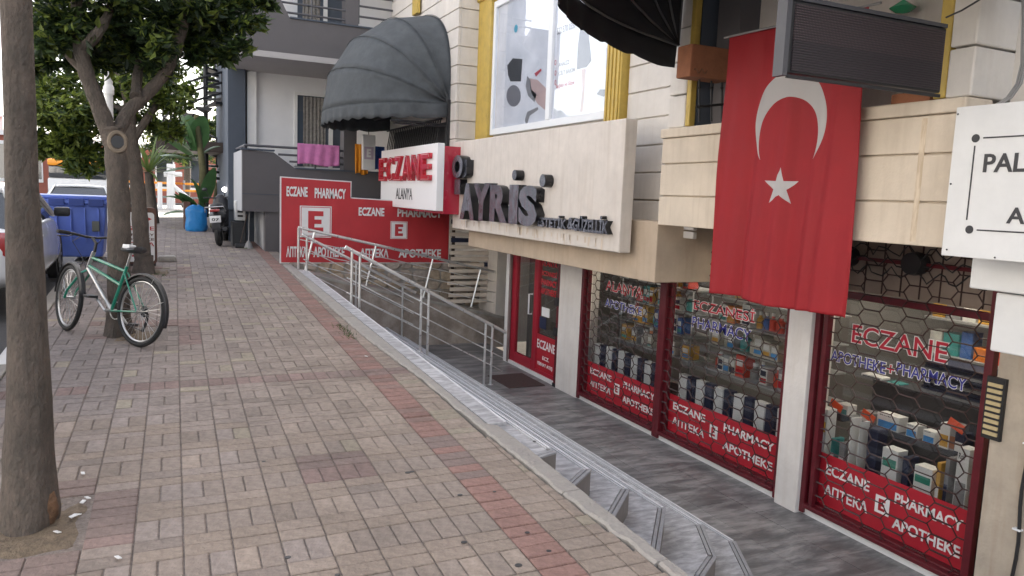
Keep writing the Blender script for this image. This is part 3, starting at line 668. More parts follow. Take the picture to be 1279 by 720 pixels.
# conduit, letterbox panel on the near pier
ca=thing('cable_conduit','black cable running down the tan pier right of the last shop window','cable',(F-.12,3.12,FL))
MB().tube([(F-.12,2.93+.01*math.sin(k),FL+.0+k*.12) for k in range(19)],.012,6).build('cable_run','black_iron',ca,True)
for z in (-.3,.3): MB().box(F-.14,F-.1,2.91,2.96,z,z+.012).build('clip','white_pvc',ca)
lb=thing('louvre_vent','small louvred vent with brass slats on the pier right of the last window','vent',(F-.1,3.1,.3))
MB().box(F-.13,F-.1,3.12,3.25,.26,.70).build('vent_frame','black_iron',lb)
for k in range(9): MB().box(F-.14,F-.128,3.135,3.235,.29+k*.043,.315+k*.043).build('slat',mm('brass',(.5,.4,.22),.4),lb)
# white blocks below the address sign
wb=thing('canopy_fascia','stepped white fascia box hanging below the address sign','fascia',(4.7,2.6,1.0))
MB().cbox(4.55,4.9,2.0,3.0,1.36,1.6,.01).build('upper_block','white_paint',wb); MB().cbox(4.6,4.9,2.1,2.86,.99,1.35,.01).build('lower_block','white_paint',wb)
# ================================================================ SIGNS, FLAG, AWNINGS
eb=thing('pharmacy_lightbox','white lightbox sign with raised red letters ECZANE and small ALANYA beneath','sign',(4.05,13,1.5))
a=pX(477,187,4.0).y; b=11.43
MB().cbox(4.0,4.12,b,a,1.55,2.62,.006).build('box_face',mm('lightbox_white',(.85,.84,.84),.4),eb)
MB().cbox(4.125,4.42,b+.02,a,1.5,2.58,.01).build('backing_box',mm('box_red',(.42,.02,.045),.25,ns=3,na=.1,coat=.4),eb)
W_=(a-b); lx=a-.04
for i,ch in enumerate('ECZANE'):
    w=W_*.145; y=lx-i*W_*.158
    letters(ch,(3.995,y,2.03),uF,uz,w*.92,.44,.055,'red_letter',eb,'letter',bold=.03)
    letters(ch,(3.938,y-.02,2.045),uF,uz,w*.92-.04,.41,.003,mm('letter_edge',(.75,.35,.36),.3),eb,'letter_edge',bold=.0)
    letters(ch,(3.9345,y-.03,2.055),uF,uz,w*.92-.06,.39,.003,'red_letter',eb,'letter_face',bold=.0)
letters('ALANYA',(3.998,a-1.08,1.70),uF,uz,1.0,.20,.004,'black_text',eb,'small_lettering',bold=0)
# AYRIS board
ab=thing('salon_sign_board','long pale stone-faced board with black mirrored letters AYRİS on its face','sign',(4.45,9,1.27))
MB().cbox(4.4,4.55,6.72,11.74,1.27,2.67,.012).build('board','board_stone',ab)
def bword(ch,px0,px1,pyt,pyb,dep=.12,m='chrome_gray',name='letter',bold=.035):
    """letter whose front spans px0..px1; sits in front of the board"""
    xf=4.4-dep; A=pX(px0,(pyt+pyb)/2,xf); Bq=pX(px1,(pyt+pyb)/2,xf); zb=pX((px0+px1)/2,pyb,xf).z; zt=pX((px0+px1)/2,pyt,xf).z
    letters(ch,(4.4,A.y,zb),uF,uz,A.y-Bq.y,zt-zb,dep-.004,'letter_black',ab,name,bold=bold+.02)
    letters(ch,(xf+.003,A.y,zb),uF,uz,A.y-Bq.y,zt-zb,.003,m,ab,'mirror_face',bold=bold+.02)
for ch,p0,p1,t,b_ in (('A',575,593,229,275),('Y',591,612,229,276),('R',612,634,231,278),('I',636,647,231,280),('S',648,671,232,283)): bword(ch,p0,p1,t,b_)
for cx_,cy_,r in ((643,219,.07),(678,226,.08)):
    p=pX(cx_,cy_,4.28); MB().lathe([(0,0),(r,0),(r,.115),(0,.115)],(0,0,0),20,Matrix.Translation(p)@Matrix.Rotation(PI/2,4,'Y')).build('dot','letter_black',ab,True)
    MB().lathe([(0,0),(r*.96,0),(r*.96,.003),(0,.003)],(0,0,0),20,Matrix.Translation(p-V((.003,0,0)))@Matrix.Rotation(PI/2,4,'Y')).build('mirror_face','chrome_gray',ab,True)
bword('O',565,578,194,223,.16); bword('J',576,583,200,222,.12); bword('I',568,575,224,243,.12)
A_=[('ESTETİK',672,708,269,285),('&',709,717,272,287),('GÜZELLİK',716,760,269,291)]
for t,p0,p1,yt,yb in A_: bword(t,p0,p1,yt,yb,.07,'chrome_gray','lettering',.015)
# rust drips under the letters
rd=MB(); rr=random.Random(8)
for k in range(46):
    y=rr.uniform(6.9,11.3); z=1.42 if y>8.6 else 1.4; l=rr.uniform(.05,.13); rd.box(4.3985,4.4,y,y+rr.uniform(.012,.04),z-l,z)
rd.build('rust_drips',mm('rust_thin',(.6,.5,.4),.7,ns=8,na=.1),ab,kind='stuff')
# address sign
ps=thing('address_sign','white address board with black dots and lines and the letters PAL','sign',(4.3,2.5,1.5))
MB().cbox(4.3,4.34,1.9,3.03,1.56,2.44,.004).build('board','white_paint',ps)
def sgn(p0,p1): return pX(p0,p1,4.297)
letters('PAL',(4.299,sgn(1228,213).y,2.055),uF,uz,.235,.105,.003,'black_text',ps,bold=.02)
letters('A',(4.299,sgn(1257,277).y,1.77),uF,uz,.10,.09,.003,'black_text',ps,bold=.02)
for px,py in ((1219,173),(1211,287)):
    p=sgn(px,py); MB().lathe([(0,0),(.024,0),(.024,.002),(0,.002)],(0,0,0),20,Matrix.Translation(p)@Matrix.Rotation(PI/2,4,'Y')).build('dot','black_text',ps)
p=sgn(1219,173); q=sgn(1211,287)
MB().box(4.2965,4.299,1.95,p.y-.045,p.z-.004,p.z+.004).box(4.2965,4.299,1.95,q.y-.045,q.z-.004,q.z+.004).prism([(-.004,0),(.004,0),(.004,.43),(-.004,.43)],(4.299,p.y+.0,q.z+.055),(0,1,0),(0,0,1),(-.002,0,0)).build('line','black_text',ps)
for px,py in ((1197,143),(1188,230),(1243,322),(1183,312)):
    p=sgn(px,py); MB().lathe([(0,0),(.006,0),(.004,.004),(0,.004)],(0,0,0),8,Matrix.Translation(p)@Matrix.Rotation(-PI/2,4,'Y')).build('screw','black_text',ps)
# projecting LED panel
lp=thing('led_panel','dark perforated LED display panel projecting from the facade above the flag','display',(4.1,3.25,2.5))
yP=3.25; P=[pY(x,y,yP) for x,y in ((975,92),(1172,118),(1189,28),(985,-12))]
x0,x1=P[0].x,P[1].x+.02; zb=P[0].z; zt=P[0].z+.62
sh=(P[1].z-P[0].z)/(x1-x0)
def shbox(mb,a,b,y0,y1,z0,z1): return mb.add([(a,y0,z0+sh*(a-x0)),(b,y0,z0+sh*(b-x0)),(b,y1,z0+sh*(b-x0)),(a,y1,z0+sh*(a-x0)),(a,y0,z1+sh*(a-x0)),(b,y0,z1+sh*(b-x0)),(b,y1,z1+sh*(b-x0)),(a,y1,z1+sh*(a-x0))],[(0,3,2,1),(4,5,6,7),(0,1,5,4),(1,2,6,5),(2,3,7,6),(3,0,4,7)])
hh=.40
shbox(MB(),x0+.03,x1,yP,yP+.05,zb+.01,zb+hh).build('cabinet','black_iron',lp,bevel=.008)
shbox(MB(),x0-.0,x0+.035,yP-.015,yP+.06,zb-.01,zb+hh+.05).build('side_rail',mm('zinc',(.085,.085,.095),.45,metal=.3,ns=6,na=.1),lp)
shbox(MB(),x0+.04,x1-.01,yP-.01,yP+.001,zb-.02,zb+.0).build('bottom_rail','black_iron',lp)
shbox(MB(),x0,x1,yP-.005,yP+.055,zb+hh+.002,zb+hh+.025).build('top_rail','zinc',lp)
# LED louvres: fine horizontal rows, real relief
lm=MB(); lm2=MB()
nr_=26
for k in range(nr_):
    z=zb+.025+k*(hh-.04)/nr_
    shbox(lm if k>11 else lm2,x0+.07,x1-.02,yP-.009,yP-.001,z,z+(hh-.04)/nr_*.62)
lmm=mat('led_mesh',(.075,.05,.055),.55,ns=0); 
t=lmm.node_tree; ck_=t.nodes.new('ShaderNodeTexWave'); ck_.wave_type='BANDS'; ck_.bands_direction='X'; ck_.inputs['Scale'].default_value=28
tc=t.nodes.new('ShaderNodeTexCoord'); t.links.new(tc.outputs['Object'],ck_.inputs['Vector']); cr=t.nodes.new('ShaderNodeValToRGB'); cr.color_ramp.elements[0].color=(.022,.014,.018,1); cr.color_ramp.elements[1].color=(.11,.08,.085,1)
t.links.new(ck_.outputs[0],cr.inputs[0]); t.links.new(cr.outputs[0],t.nodes['Principled BSDF'].inputs['Base Color'])
lm.build('led_rows',lmm,lp); lm2.build('led_rows',mat('led_mesh_low',(.042,.032,.038),.5,ns=30,na=.2),lp)
# flag
fg=thing('flag','large red flag with white crescent and star hanging down from the balcony','flag',(4.42,4.5,3.2))
fy0,fy1,fz0,fz1=5.19,3.80,3.22,1.04
def flagp(a,b):  # a 0..1 along width (towards the viewer), b 0..1 downwards
    y=fy0+(fy1-fy0)*a; z=fz0+(fz1-fz0)*b
    ya=y+(.012 if a<.5 else -.0)*b*2
    fold=.026*math.sin(a*15+b*1.1+.8*math.sin(b*2))*(.3+b)+.012*math.sin(a*34+1.3+b*2.2)*(.3+b*.8)+.01*math.sin(a*58+b*5)*b+.012*noise.noise(V((a*5,b*3,2)))
    x=4.42-.03-fold*1.0+.01*b
    return V((x,ya-.02*b*math.sin(a*3),z+.03*a*(1-b)*-1+.012*math.sin(a*9)*b))
mb=MB(); NA,NB=120,110
vs=[flagp(i/NA,j/NB) for j in range(NB+1) for i in range(NA+1)]
fs=[(j*(NA+1)+i,j*(NA+1)+i+1,(j+1)*(NA+1)+i+1,(j+1)*(NA+1)+i) for j in range(NB) for i in range(NA)]
fo=MB().add(vs,fs).build('cloth','banner_red',fg,True)
md=fo.modifiers.new('cloth','SOLIDIFY'); md.thickness=.002
uvl=fo.data.uv_layers.new(name='flag'); 
for li,l in enumerate(fo.data.loops):
    j,i=divmod(l.vertex_index,NA+1); uvl.data[li].uv=((i/NA)*abs(fy1-fy0),(j/NB)*abs(fz1-fz0))
fm=mat('flag_cloth',(.42,.02,.028),.65,ns=2,na=.08,bump=.12,bs=260,sub=.3); fo.data.materials[0]=fm
t=fm.node_tree; L=t.links
un=t.nodes.new('ShaderNodeUVMap'); un.uv_map='flag'; sp=t.nodes.new('ShaderNodeSeparateXYZ'); L.new(un.outputs[0],sp.inputs[0])
def mth(op,a,b=None,c=None):
    n=t.nodes.new('ShaderNodeMath'); n.operation=op
    for k,q in enumerate((a,b,c)):
        if q is None: continue
        if isinstance(q,(int,float)): n.inputs[k].default_value=q
        else: L.new(q,n.inputs[k])
    return n.outputs[0]
U,Vv=sp.outputs[0],sp.outputs[1]
def circle(cx,cy,rx,ry): 
    dx=mth('DIVIDE',mth('SUBTRACT',U,cx),rx); dy=mth('DIVIDE',mth('SUBTRACT',Vv,cy),ry)
    return mth('LESS_THAN',mth('ADD',mth('MULTIPLY',dx,dx),mth('MULTIPLY',dy,dy)),1)
FU=lambda px,py:(fy0-pX(px,py,4.37).y, fz0-pX(px,py,4.37).z)
cc=FU(982,148); Rr=abs(FU(1027,148)[0]-FU(938,148)[0])/2
c1=circle(cc[0],cc[1]+.02,Rr,Rr*1.06); c2=circle(cc[0]+.0,cc[1]+.02+Rr*.33,Rr*.80,Rr*.86)
cres=mth('MULTIPLY',c1,mth('SUBTRACT',1,c2))
sc=FU(972,232); Rs=.155
dx=mth('SUBTRACT',U,sc[0]); dy=mth('SUBTRACT',sc[1],Vv)
ang=mth('ARCTAN2',dx,dy); rr_=mth('SQRT',mth('ADD',mth('MULTIPLY',dx,dx),mth('MULTIPLY',dy,dy)))
fold=mth('ABSOLUTE',mth('SUBTRACT',mth('MODULO',mth('ADD',ang,PI*4+PI/5),2*PI/5),PI/5))
# edge line through the tip (Rs at 0) and the notch (.382 Rs at 36 deg)
nx_,ny_=.382*math.sin(PI/5),1-.382*math.cos(PI/5); ln=math.hypot(nx_,ny_); nx_/=ln; ny_/=ln
dd=mth('ADD',mth('MULTIPLY',mth('MULTIPLY',rr_,mth('COSINE',fold)),nx_),mth('MULTIPLY',mth('MULTIPLY',rr_,mth('SINE',fold)),ny_))
star=mth('LESS_THAN',dd,Rs*nx_)
maskv=mth('MAXIMUM',cres,star)
mx=t.nodes.new('ShaderNodeMix'); mx.data_type='RGBA'; L.new(maskv,mx.inputs[0])
bs_=t.nodes['Principled BSDF']; srcl=bs_.inputs['Base Color'].links[0].from_socket; L.new(srcl,mx.inputs[6]); mx.inputs[7].default_value=(.62,.6,.6,1)
L.new(mx.outputs[2],bs_.inputs['Base Color'])
for n in t.nodes:
    if n.type=='BSDF_TRANSLUCENT': L.new(mx.outputs[2],n.inputs[0])
MB().tube([(4.38,5.25,3.225),(4.38,3.7,3.19)],.009,6).build('hanging_rod','cable_grey',fg,True)
# domed awnings: hoops turning about two hinges on the wall
def awning(name,label,xw,y0,y1,zh,Rr,m,th0=-8,th1=90,val=.24,nsc=18,frame=True,ex=.55):
    t=thing(name,label,'awning',(xw,(y0+y1)/2,zh)); yc=(y0+y1)/2; hl=(y1-y0)/2
    def P(th,s,r=1.0):   # th degrees above horizontal, s 0..pi along the hoop
        c=math.cos(s); q=abs(math.sin(s))**ex; rad=Rr*q*r
        return V((xw-rad*math.cos(R(th))-.01,yc-hl*c*r*(1),zh+rad*math.sin(R(th))))
    n=40; rib=[th0+(th1-th0)*k/4 for k in range(5)]
    for k in range(4):   # a cloth gore between two ribs, slightly hollow between them
        mb=MB(); K=6; vs=[]
        for a in range(K+1):
            th=rib[k]+(rib[k+1]-rib[k])*a/K; dip=1-.022*math.sin(PI*a/K)
            for i in range(n+1): 
                wr=1+(.006*math.sin(i*1.9+a) if k==0 else 0)
                vs.append(P(th,PI*i/n,dip*wr))
        mb.add(vs,[(a*(n+1)+i,a*(n+1)+i+1,(a+1)*(n+1)+i+1,(a+1)*(n+1)+i) for a in range(K) for i in range(n)])
        o=mb.build('cloth_gore',m,t,True); o.modifiers.new('s','SOLIDIFY').thickness=.004
    mb=MB(); vs=[]; 
    nn=nsc*8
    for j in range(5):
        for i in range(nn+1):
            s=PI*i/nn; p=P(th0,s,1.003); sca=.035*abs(math.sin(PI*i/8)); drop=(val*j/4)*(1) + (sca if j==4 else 0)
            out=.02*math.sin(i*.8)*(j/4); d=V((p.x-xw,p.y-yc,0)); d=d.normalized() if d.length>0 else V((-1,0,0)); vs.append(p+d*out-V((0,0,drop)))
    mb.add(vs,[(j*(nn+1)+i,j*(nn+1)+i+1,(j+1)*(nn+1)+i+1,(j+1)*(nn+1)+i) for j in range(4) for i in range(nn)])
    o=mb.build('valance',m,t,True); o.modifiers.new('s','SOLIDIFY').thickness=.003
    for th in rib:
        MB().tube([P(th,PI*i/24,.99) for i in range(25)],.011,6).build('hoop_rib','zinc_rib',t,True)
        MB().tube([P(th,PI*i/40,1.006) for i in range(41)],.006,4).build('seam',m,t)
    if frame: MB().tube([(xw-.02,y0+.05,zh),(xw-Rr*.62,y0+.9,zh-.30)],.016,6).tube([(xw-.02,y0+.05,zh-.4),(xw-Rr*.55,y0+.1,zh-.4)],.016,6).build('support_arm','black_iron',t,True)
    MB().box(xw-.05,xw,y0-.03,y0+.05,zh-.9,zh+.05).build('wall_bracket','black_iron',t)
    return t
mm('zinc_rib',(.12,.12,.125),.4,metal=.5)
awning('dome_awning','grey green domed awning with scalloped valance on the far bay',4.5,12.28,15.9,3.36,1.72,'awning_cloth',th0=-3,frame=True)
awning('dome_awning','shade-painted domed awning seen from below at the top of the picture beside the picture window',4.5,2.6,6.05,3.3,2.0,'awning_shaded',th0=8,frame=False,ex=.8,val=.2)
# black iron guard of the bay window under the far awning
ig=thing('window_guard','black iron bar guard across the bay window below the grey awning','railing',(4.4,14,2.3))
for k in range(26): MB().tube([(4.4,12.5+k*.125,2.2),(4.36,12.5+k*.125,2.75),(4.42,12.5+k*.125,3.1)],.012,5).build('bar','black_iron',ig)
MB().tube([(4.4,12.4,3.1),(4.4,15.8,3.1)],.018,6).tube([(4.4,12.4,2.25),(4.4,15.8,2.25)],.018,6).build('guard_rail','black_iron',ig)
MB().tube([(3.5,12.36,3.0),(4.5,12.36,3.0)],.02,6).build('cross_bar','black_iron',ig)
MB().tube([(4.47,12.3,2.3),(4.47,12.3,3.3)],.03,6).build('corner_post','black_iron',ig)
# downpipe bracket, yellow
dp=MB().cbox(4.40,4.47,13.95,14.25,5.15,6.2,.01); tag(dp.build('window_trim','yellow_paint'),'short yellow trim piece on the white bay above the grey awning','trim')
# loggia things: planters, guard
pl_=thing('planter_box','terracotta planter box hanging on the balcony guard left of the flag','planter',(4.6,5.6,2.9))
q0,q1=pY(862,95,5.5),pY(916,62,5.5)
MB().cbox(q0.x,q1.x,5.5,5.7,q0.z,q1.z,.012).build('box','terracotta',pl_); 
MB().tube([(q0.x+.03+i*.012,5.485,q0.z+.05+.02*math.sin(i*1.1)) for i in range(13)],.006,4).build('relief',mm('terracotta_dark',(.2,.09,.05),.8),pl_)
gd=thing('balcony_guard','black iron balcony guard with ball knobs left of the flag','railing',(4.55,5.6,2.5))
for px in (874,889,902):
    a,b=pY(px,152,5.6),pY(px,96,5.6); MB().tube([a,b],.01,6).build('bar','black_iron',gd,True); MB().lathe([(0,-.02),(.02,0),(0,.02)],tuple(a.lerp(b,.75)),8).build('knob','black_iron',gd,True)
a,b=pY(870,134,5.6),pY(910,130,5.6); MB().tube([a,b],.012,6).build('rail','black_iron',gd,True)
o=MB().cbox(4.62,4.78,3.45,3.75,2.53,2.62,.01); tag(o.build('orange_trough','terracotta'),'small orange trough on the balcony cap below the LED panel','planter')
gl_=thing('loggia_lamp','small green glass lamp hanging in the loggia above the LED panel','lamp',(4.7,3.8,3.0))
p=pY(1128,12,3.9); MB().lathe([(.0,-.03),(.05,-.02),(.09,.01),(.03,.05),(0,.07)],tuple(p),14).build('shade',mm('lamp_green',(.05,.4,.2),.2),gl_,True); MB().tube([p,p+V((0,0,.6))],.005,4).build('cord','black_iron',gl_)
cb=thing('overhead_cable','thin black cable strung from the LED panel across the white column','cable',(4.4,3.2,2.8))
a=pX(1182,22,4.4); c=pX(1222,0,4.4); MB().tube([a,a.lerp(c,.5)-V((0,0,.01)),c+(c-a)*.5],.006,5).build('strand','black_iron',cb,True)
cb=thing('cable_bundle','bundle of grey cables running up the wall corner beside the address board','cable',(4.6,3.0,2.5))
for k in range(3):
    pts=[pX(x+k*3,y,4.45-.01*k) for x,y in ((1243,132),(1258,122),(1270,105),(1276,80),(1277,40),(1278,-30))]; MB().tube(pts,.006,5).build('strand',mm('cable_grey',(.25,.25,.25),.5),cb,True)
# red banners on the rubble wall
def banner(name,label,p0,p1,p2,p3,words,em):
    yb=13.9; a=pY(*p0,yb); c=pY(*p2,yb); t=thing(name,label,'banner',((a.x+c.x)/2,yb,c.z)); x0,x1=a.x,c.x; z1=a.z; z0=c.z
    zr=pY(*p1,yb).z
    n=24; vs=[];fs=[]
    for j in range(13):
        for i in range(n+1):
            u=i/n; zt=z1+(zr-z1)*u; z=z0+(zt-z0)*j/12; vs.append((x0+(x1-x0)*u,yb-.004*math.sin(u*21)*math.sin(j*.5)-.004*noise.noise(V((u*7,j*.5,0))),z))
    fs=[(j*(n+1)+i,j*(n+1)+i+1,(j+1)*(n+1)+i+1,(j+1)*(n+1)+i) for j in range(12) for i in range(n)]
    MB().add(vs,fs).build('sheet','banner_red',t,True)
    MB().prism([(x0-.02,z0-.02),(x1+.02,z0-.02),(x1+.02,zr+.02),(x0-.02,z1+.02)],(0,yb+.012,0),(1,0,0),(0,0,1),(0,.03,0)).build('frame','white_print',t)
    w=x1-x0; h=min(z1,zr)-z0
    for tx,u0,u1,v0,hh in words: letters(tx,(x0+w*u0,yb-.012,z0+h*v0),uC,uz,w*(u1-u0),h*hh,.003,'white_print',t,bold=.035)
    ex,ez,s=em; o=V((x0+w*ex,yb-.012,z0+h*ez)); n=V((0,-1,0))
    MB().prism([(0,0),(s,0),(s,s),(0,s)],o,(1,0,0),uz,n*.002).build('emblem_plate','white_print',t)
    rw_=.93; 
    MB().prism([(s*.03,s*.03),(s*.97,s*.03),(s*.97,s*.97),(s*.03,s*.97),(s*.03,s*.05),(s*.05,s*.05),(s*.05,s*.95),(s*.95,s*.95),(s*.95,s*.05),(s*.03,s*.05)],o+n*.0025,(1,0,0),uz,n*.001).build('emblem_rim','banner_red',t)
    E_=[(.26,.16),(.74,.16),(.74,.32),(.46,.32),(.46,.43),(.68,.43),(.68,.57),(.46,.57),(.46,.68),(.74,.68),(.74,.84),(.26,.84)]
    MB().prism([(x*s,y*s) for x,y in E_],o+n*.0025,(1,0,0),uz,n*.002).build('emblem_letter','banner_red',t)
banner('pharmacy_banner','tall red banner with a big white E square, nearest the pavement',(352,222),(437,228),(437,328),(352,328),
   [('ECZANE',.07,.37,.80,.12),('PHARMACY',.47,.93,.79,.125),('АПТЕКА',.07,.36,.065,.13),('APOTHEKE',.46,.92,.065,.13)],(.26,.31,.565))
banner('pharmacy_banner','lower wide red banner with a small white E square, beside the beige slats',(438,248),(560,256),(560,328),(438,328),
   [('ECZANE',.08,.33,.77,.14),('PHARMACY',.46,.92,.77,.14),('АПТЕКА',.10,.38,.08,.15),('APOTHEKE',.48,.92,.08,.15)],(.395,.40,.33))
# slatted cladding
sc_=thing('slat_screen','beige horizontal slat screen with dark navy insets beside the red glass door','screen',(5.6,13.6,-.4))
zz=1.62; k=0; navy_rows={3:(.0,.55),6:(.0,.8),10:(.75,1.3),0:(.0,1.3)}
while zz>-.36:
    xs0,xs1=5.06+.03*math.sin(k*2.3),6.35
    if k in navy_rows: 
        a,b=navy_rows[k]; MB().cbox(xs0+a,xs0+b,13.58,13.62,zz,zz+.085,.006).build('inset_board','navy',sc_)
        if a>.1: MB().cbox(xs0,xs0+a-.01,13.55,13.6,zz,zz+.07,.008).build('slat','slat_beige',sc_)
        if b<1.2: MB().cbox(xs0+b+.01,xs1,13.55,13.6,zz,zz+.07,.008).build('slat','slat_beige',sc_)
    else: MB().cbox(xs0,xs1,13.55,13.6,zz,zz+.07,.008).build('slat','slat_beige',sc_)
    zz-=.118; k+=1
for x in (5.12,5.95): MB().box(x,x+.05,13.61,13.66,-.5,1.7).build('batten','wood_dark',sc_)
# ================================================================ GOODS IN THE WINDOWS
mm('print_skyblue',(.06,.3,.7),.4,ns=5,na=.3)
for cn_,cc0 in (('amber',(.6,.33,.05)),('teal',(.05,.3,.3)),('grey',(.25,.25,.26))): mm('pack_'+cn_,cc0,.45,ns=9,na=.2)
def goods(mb,name,label,cat,m,group,parts=()):
    o=mb.build(name,m); tag(o,label,cat,group); return o
ORD=['first','second','third','fourth','fifth','sixth','seventh','eighth','ninth','tenth','eleventh','twelfth']
wname=['left pharmacy window','middle pharmacy window','nearest pharmacy window']
rg=random.Random(21)
for wi,(ya,yb) in enumerate(((7.25,8.9),(5.28,7.0))):
    ct=thing('display_counter','low dark display counter behind the glass of the '+wname[wi],'counter',(5.75,(ya+yb)/2,FL))
    MB().box(5.5,6.1,ya,yb,FL,-.52).build('counter_body','counter_dark',ct)
    n=11; w=(yb-ya)/n
    for k in range(n):
        y1=yb-k*w; nv=k%2==1
        zt=-.17+.02*rg.random() if not nv else -.16
        o=MB().cbox(5.52,5.60,y1-w*(.94 if not nv else .8),y1-w*.04,-.519,zt,.004).build('product_box','white_print' if not nv else 'navy')
        tag(o,f'{ORD[k]} upright box from the left, {"navy" if nv else "white"}, low in the {wname[wi]}','box','upright boxes along the window ledges')
    for lv in range(4):
        sh_=thing('display_shelf',f'{["lowest","second","third","top"][lv]} glass shelf of goods in the {wname[wi]}','shelf',(6.0,(ya+yb)/2,-.1+lv*.29))
        zs=-.1+lv*.29
        MB().box(5.85,6.25,ya,yb,zs-.015,zs).build('shelf_board','shelf_gray',sh_); MB().tube([(5.9,ya+.05,FL),(5.9,ya+.05,zs)],.01,5).tube([(5.9,yb-.05,FL),(5.9,yb-.05,zs)],.01,5).build('upright','steel',sh_)
        y=yb-.08; k=0
        pal=[('orange',(.7,.2,.02)),('red',(.6,.06,.03)),('blue',(.05,.14,.42)),('white',(.6,.6,.58)),('amber',(.6,.33,.05)),('grey',(.25,.25,.26)),('teal',(.05,.3,.3)),('pale',(.5,.48,.42))]
        while y>ya+.1 and k<12:
            w=rg.uniform(.08,.15); h=rg.uniform(.15,.26); cn,cc_=rg.choice(pal if wi==1 or rg.random()<.3 else pal[3:]); mk=mm('pack_'+cn,cc_,.45,ns=9,na=.2)
            side=f'{k+1}'; wd=ORD[k] if k<12 else 'last'
            if rg.random()<.5:
                mb=MB().lathe([(0,0),(w*.42,0),(w*.42,h*.7),(w*.2,h*.82),(w*.2,h),(0,h)],(6.0,y-w/2,zs+.001),10); nm='bottle'
                o=mb.build(nm,mk,None,True); MB().lathe([(0,0),(w*.23,0),(w*.23,.035),(0,.035)],(6.0,y-w/2,zs+h),8).build('cap','white_print',o)
            else:
                o=MB().cbox(5.9,6.06,y-w,y,zs+.001,zs+h,.003).build('packet',mk); nm='packet'
                MB().box(5.8972,5.8995,y-w*.9,y-w*.1,zs+h*.12,zs+h*rg.uniform(.3,.45)).build('print_band',mm('pack_'+rg.choice(pal)[0]) if 0 else rg.choice(['navy','print_skyblue','pack_amber','red_letter','pack_teal']),o)
                MB().box(5.897,5.8995,y-w*.85,y-w*.15,zs+h*.5,zs+h*.8).build('print_patch','white_print' if cn!='white' else 'navy',o)
            tag(o,f'{cn} {nm}, {wd} on the {["lowest","second","third","top"][lv]} shelf in the {wname[wi]}',nm,'goods on the window shelves')
            y-=w+rg.uniform(.0,.012); k+=1
# nearest window: stacked boxes laid out from the photograph
ct=thing('display_counter','stepped pale display counter behind the red panel of the nearest pharmacy window','counter',(5.75,4.1,FL))
MB().box(5.5,6.3,3.35,4.8,FL,-.55).box(5.8,6.3,3.35,4.8,-.55,-.1).box(6.05,6.4,3.35,4.8,-.1,.25).build('counter_body','counter_dark',ct)
def near_box(px0,py0,px1,py1,x,m,label,face=None,top=None,txt=None,d=.12):
    a=pX(px0,py0,x); b=pX(px1,py1,x); z1=max(a.z,b.z)-.02; z0=min(a.z,b.z)
    y0,y1=min(a.y,b.y),max(a.y,b.y)
    fl_=-.549 if x<5.75 else (-.099 if x<6.0 else .251)
    z0=fl_; o=MB().cbox(x,x+d,y0,y1,z0,z1,.004).build('product_box',m); tag(o,label,'box','boxes in the nearest window')
    h=z1-z0; w=y1-y0
    if face: MB().box(x-.002,x-.0005,y0+w*.08,y1-w*.08,z0+h*.08,z0+h*.55).build('print_patch',face,o)
    if top: MB().box(x-.002,x-.0005,y0+w*.08,y1-w*.08,z0+h*.6,z0+h*.78).build('print_patch',top,o)
    if txt: letters(txt,(x-.0005,y1-w*.12,z0+h*.85),uF,uz,w*.5,h*.08,.001,'black_text',o)
sky_b=mm('print_skyblue',(.06,.3,.7),.4,ns=5,na=.3); grn=mm('print_green',(.03,.25,.18),.5)
near_box(1014,560,1035,510,5.53,'white_print','white box with a yellow round emblem at the far left of the nearest window','poster_pale',mm('print_amber',(.75,.42,.05),.5))
near_box(1058,578,1066,520,5.53,'white_print','narrow white box, left one of two, in the nearest window')
near_box(1069,582,1076,525,5.53,'white_print','narrow white box, right one of two, in the nearest window')
near_box(1080,590,1098,535,5.54,'navy','dark navy box between the narrow white boxes and the blue boxes')
near_box(1099,600,1123,562,5.53,'white_print','low white box with a green corner under the first blue box',None,grn)
near_box(1125,605,1137,570,5.54,'navy','slim navy box between the two low white boxes')
near_box(1139,620,1166,585,5.53,'white_print','low white box with a green corner under the last blue box',None,grn)
near_box(1092,560,1124,520,5.81,'white_print','first of the three white and sky blue boxes in the nearest window',sky_b,None,'Roll')
near_box(1128,575,1147,530,5.81,'white_print','middle one of the three white and sky blue boxes in the nearest window',sky_b,None,'Roll')
near_box(1149,580,1169,538,5.81,'white_print','last of the three white and sky blue boxes in the nearest window',sky_b,None,'Roll')
near_box(1178,612,1188,570,5.54,'pack_grey','grey box with printed knee support in the nearest window','navy')
near_box(1190,625,1213,560,5.53,'white_print','white box printed with a dark shape at the right edge of the nearest window','pack_grey',None,'Roll')
near_box(1055,515,1068,560,5.82,'counter_dark' if 0 else 'pack_grey','small grey box with white label left of the blue boxes','white_print')
near_box(1073,500,1102,470,6.07,'white_print','white box with printed device pictures on the upper step of the nearest window','counter_dark')
near_box(1040,520,1050,545,5.82,'black_plastic','black slim device standing under the left orange card')
near_box(1180,555,1200,530,5.82,'pack_grey','grey carton under the right orange card','terracotta')
for px,py,lab in ((1045,507,'left'),(1085,520,'middle'),(1195,532,'right')):
    p=pX(px,py,5.72); m=Matrix.Translation(p)@Matrix.Rotation(R(20),4,'X')
    o=MB().box(-.004,.004,-.07,.07,-.035,.035,m).build('price_card',mm('card_orange',(.8,.09,.02),.5)); tag(o,f'tilted orange price card, {lab} one of three in the nearest window','card')
rb4=random.Random(12)
for k,(px0,px1,py,cn_,lab) in enumerate([(1036,1044,560,'pack_teal','teal'),(1046,1056,566,'pack_grey','grey'),(1168,1177,590,'pack_amber','amber')]):
    near_box(px0,py+20,px1,py-14,5.53,cn_,lab+' slim carton standing in the front row of the nearest window','white_print')
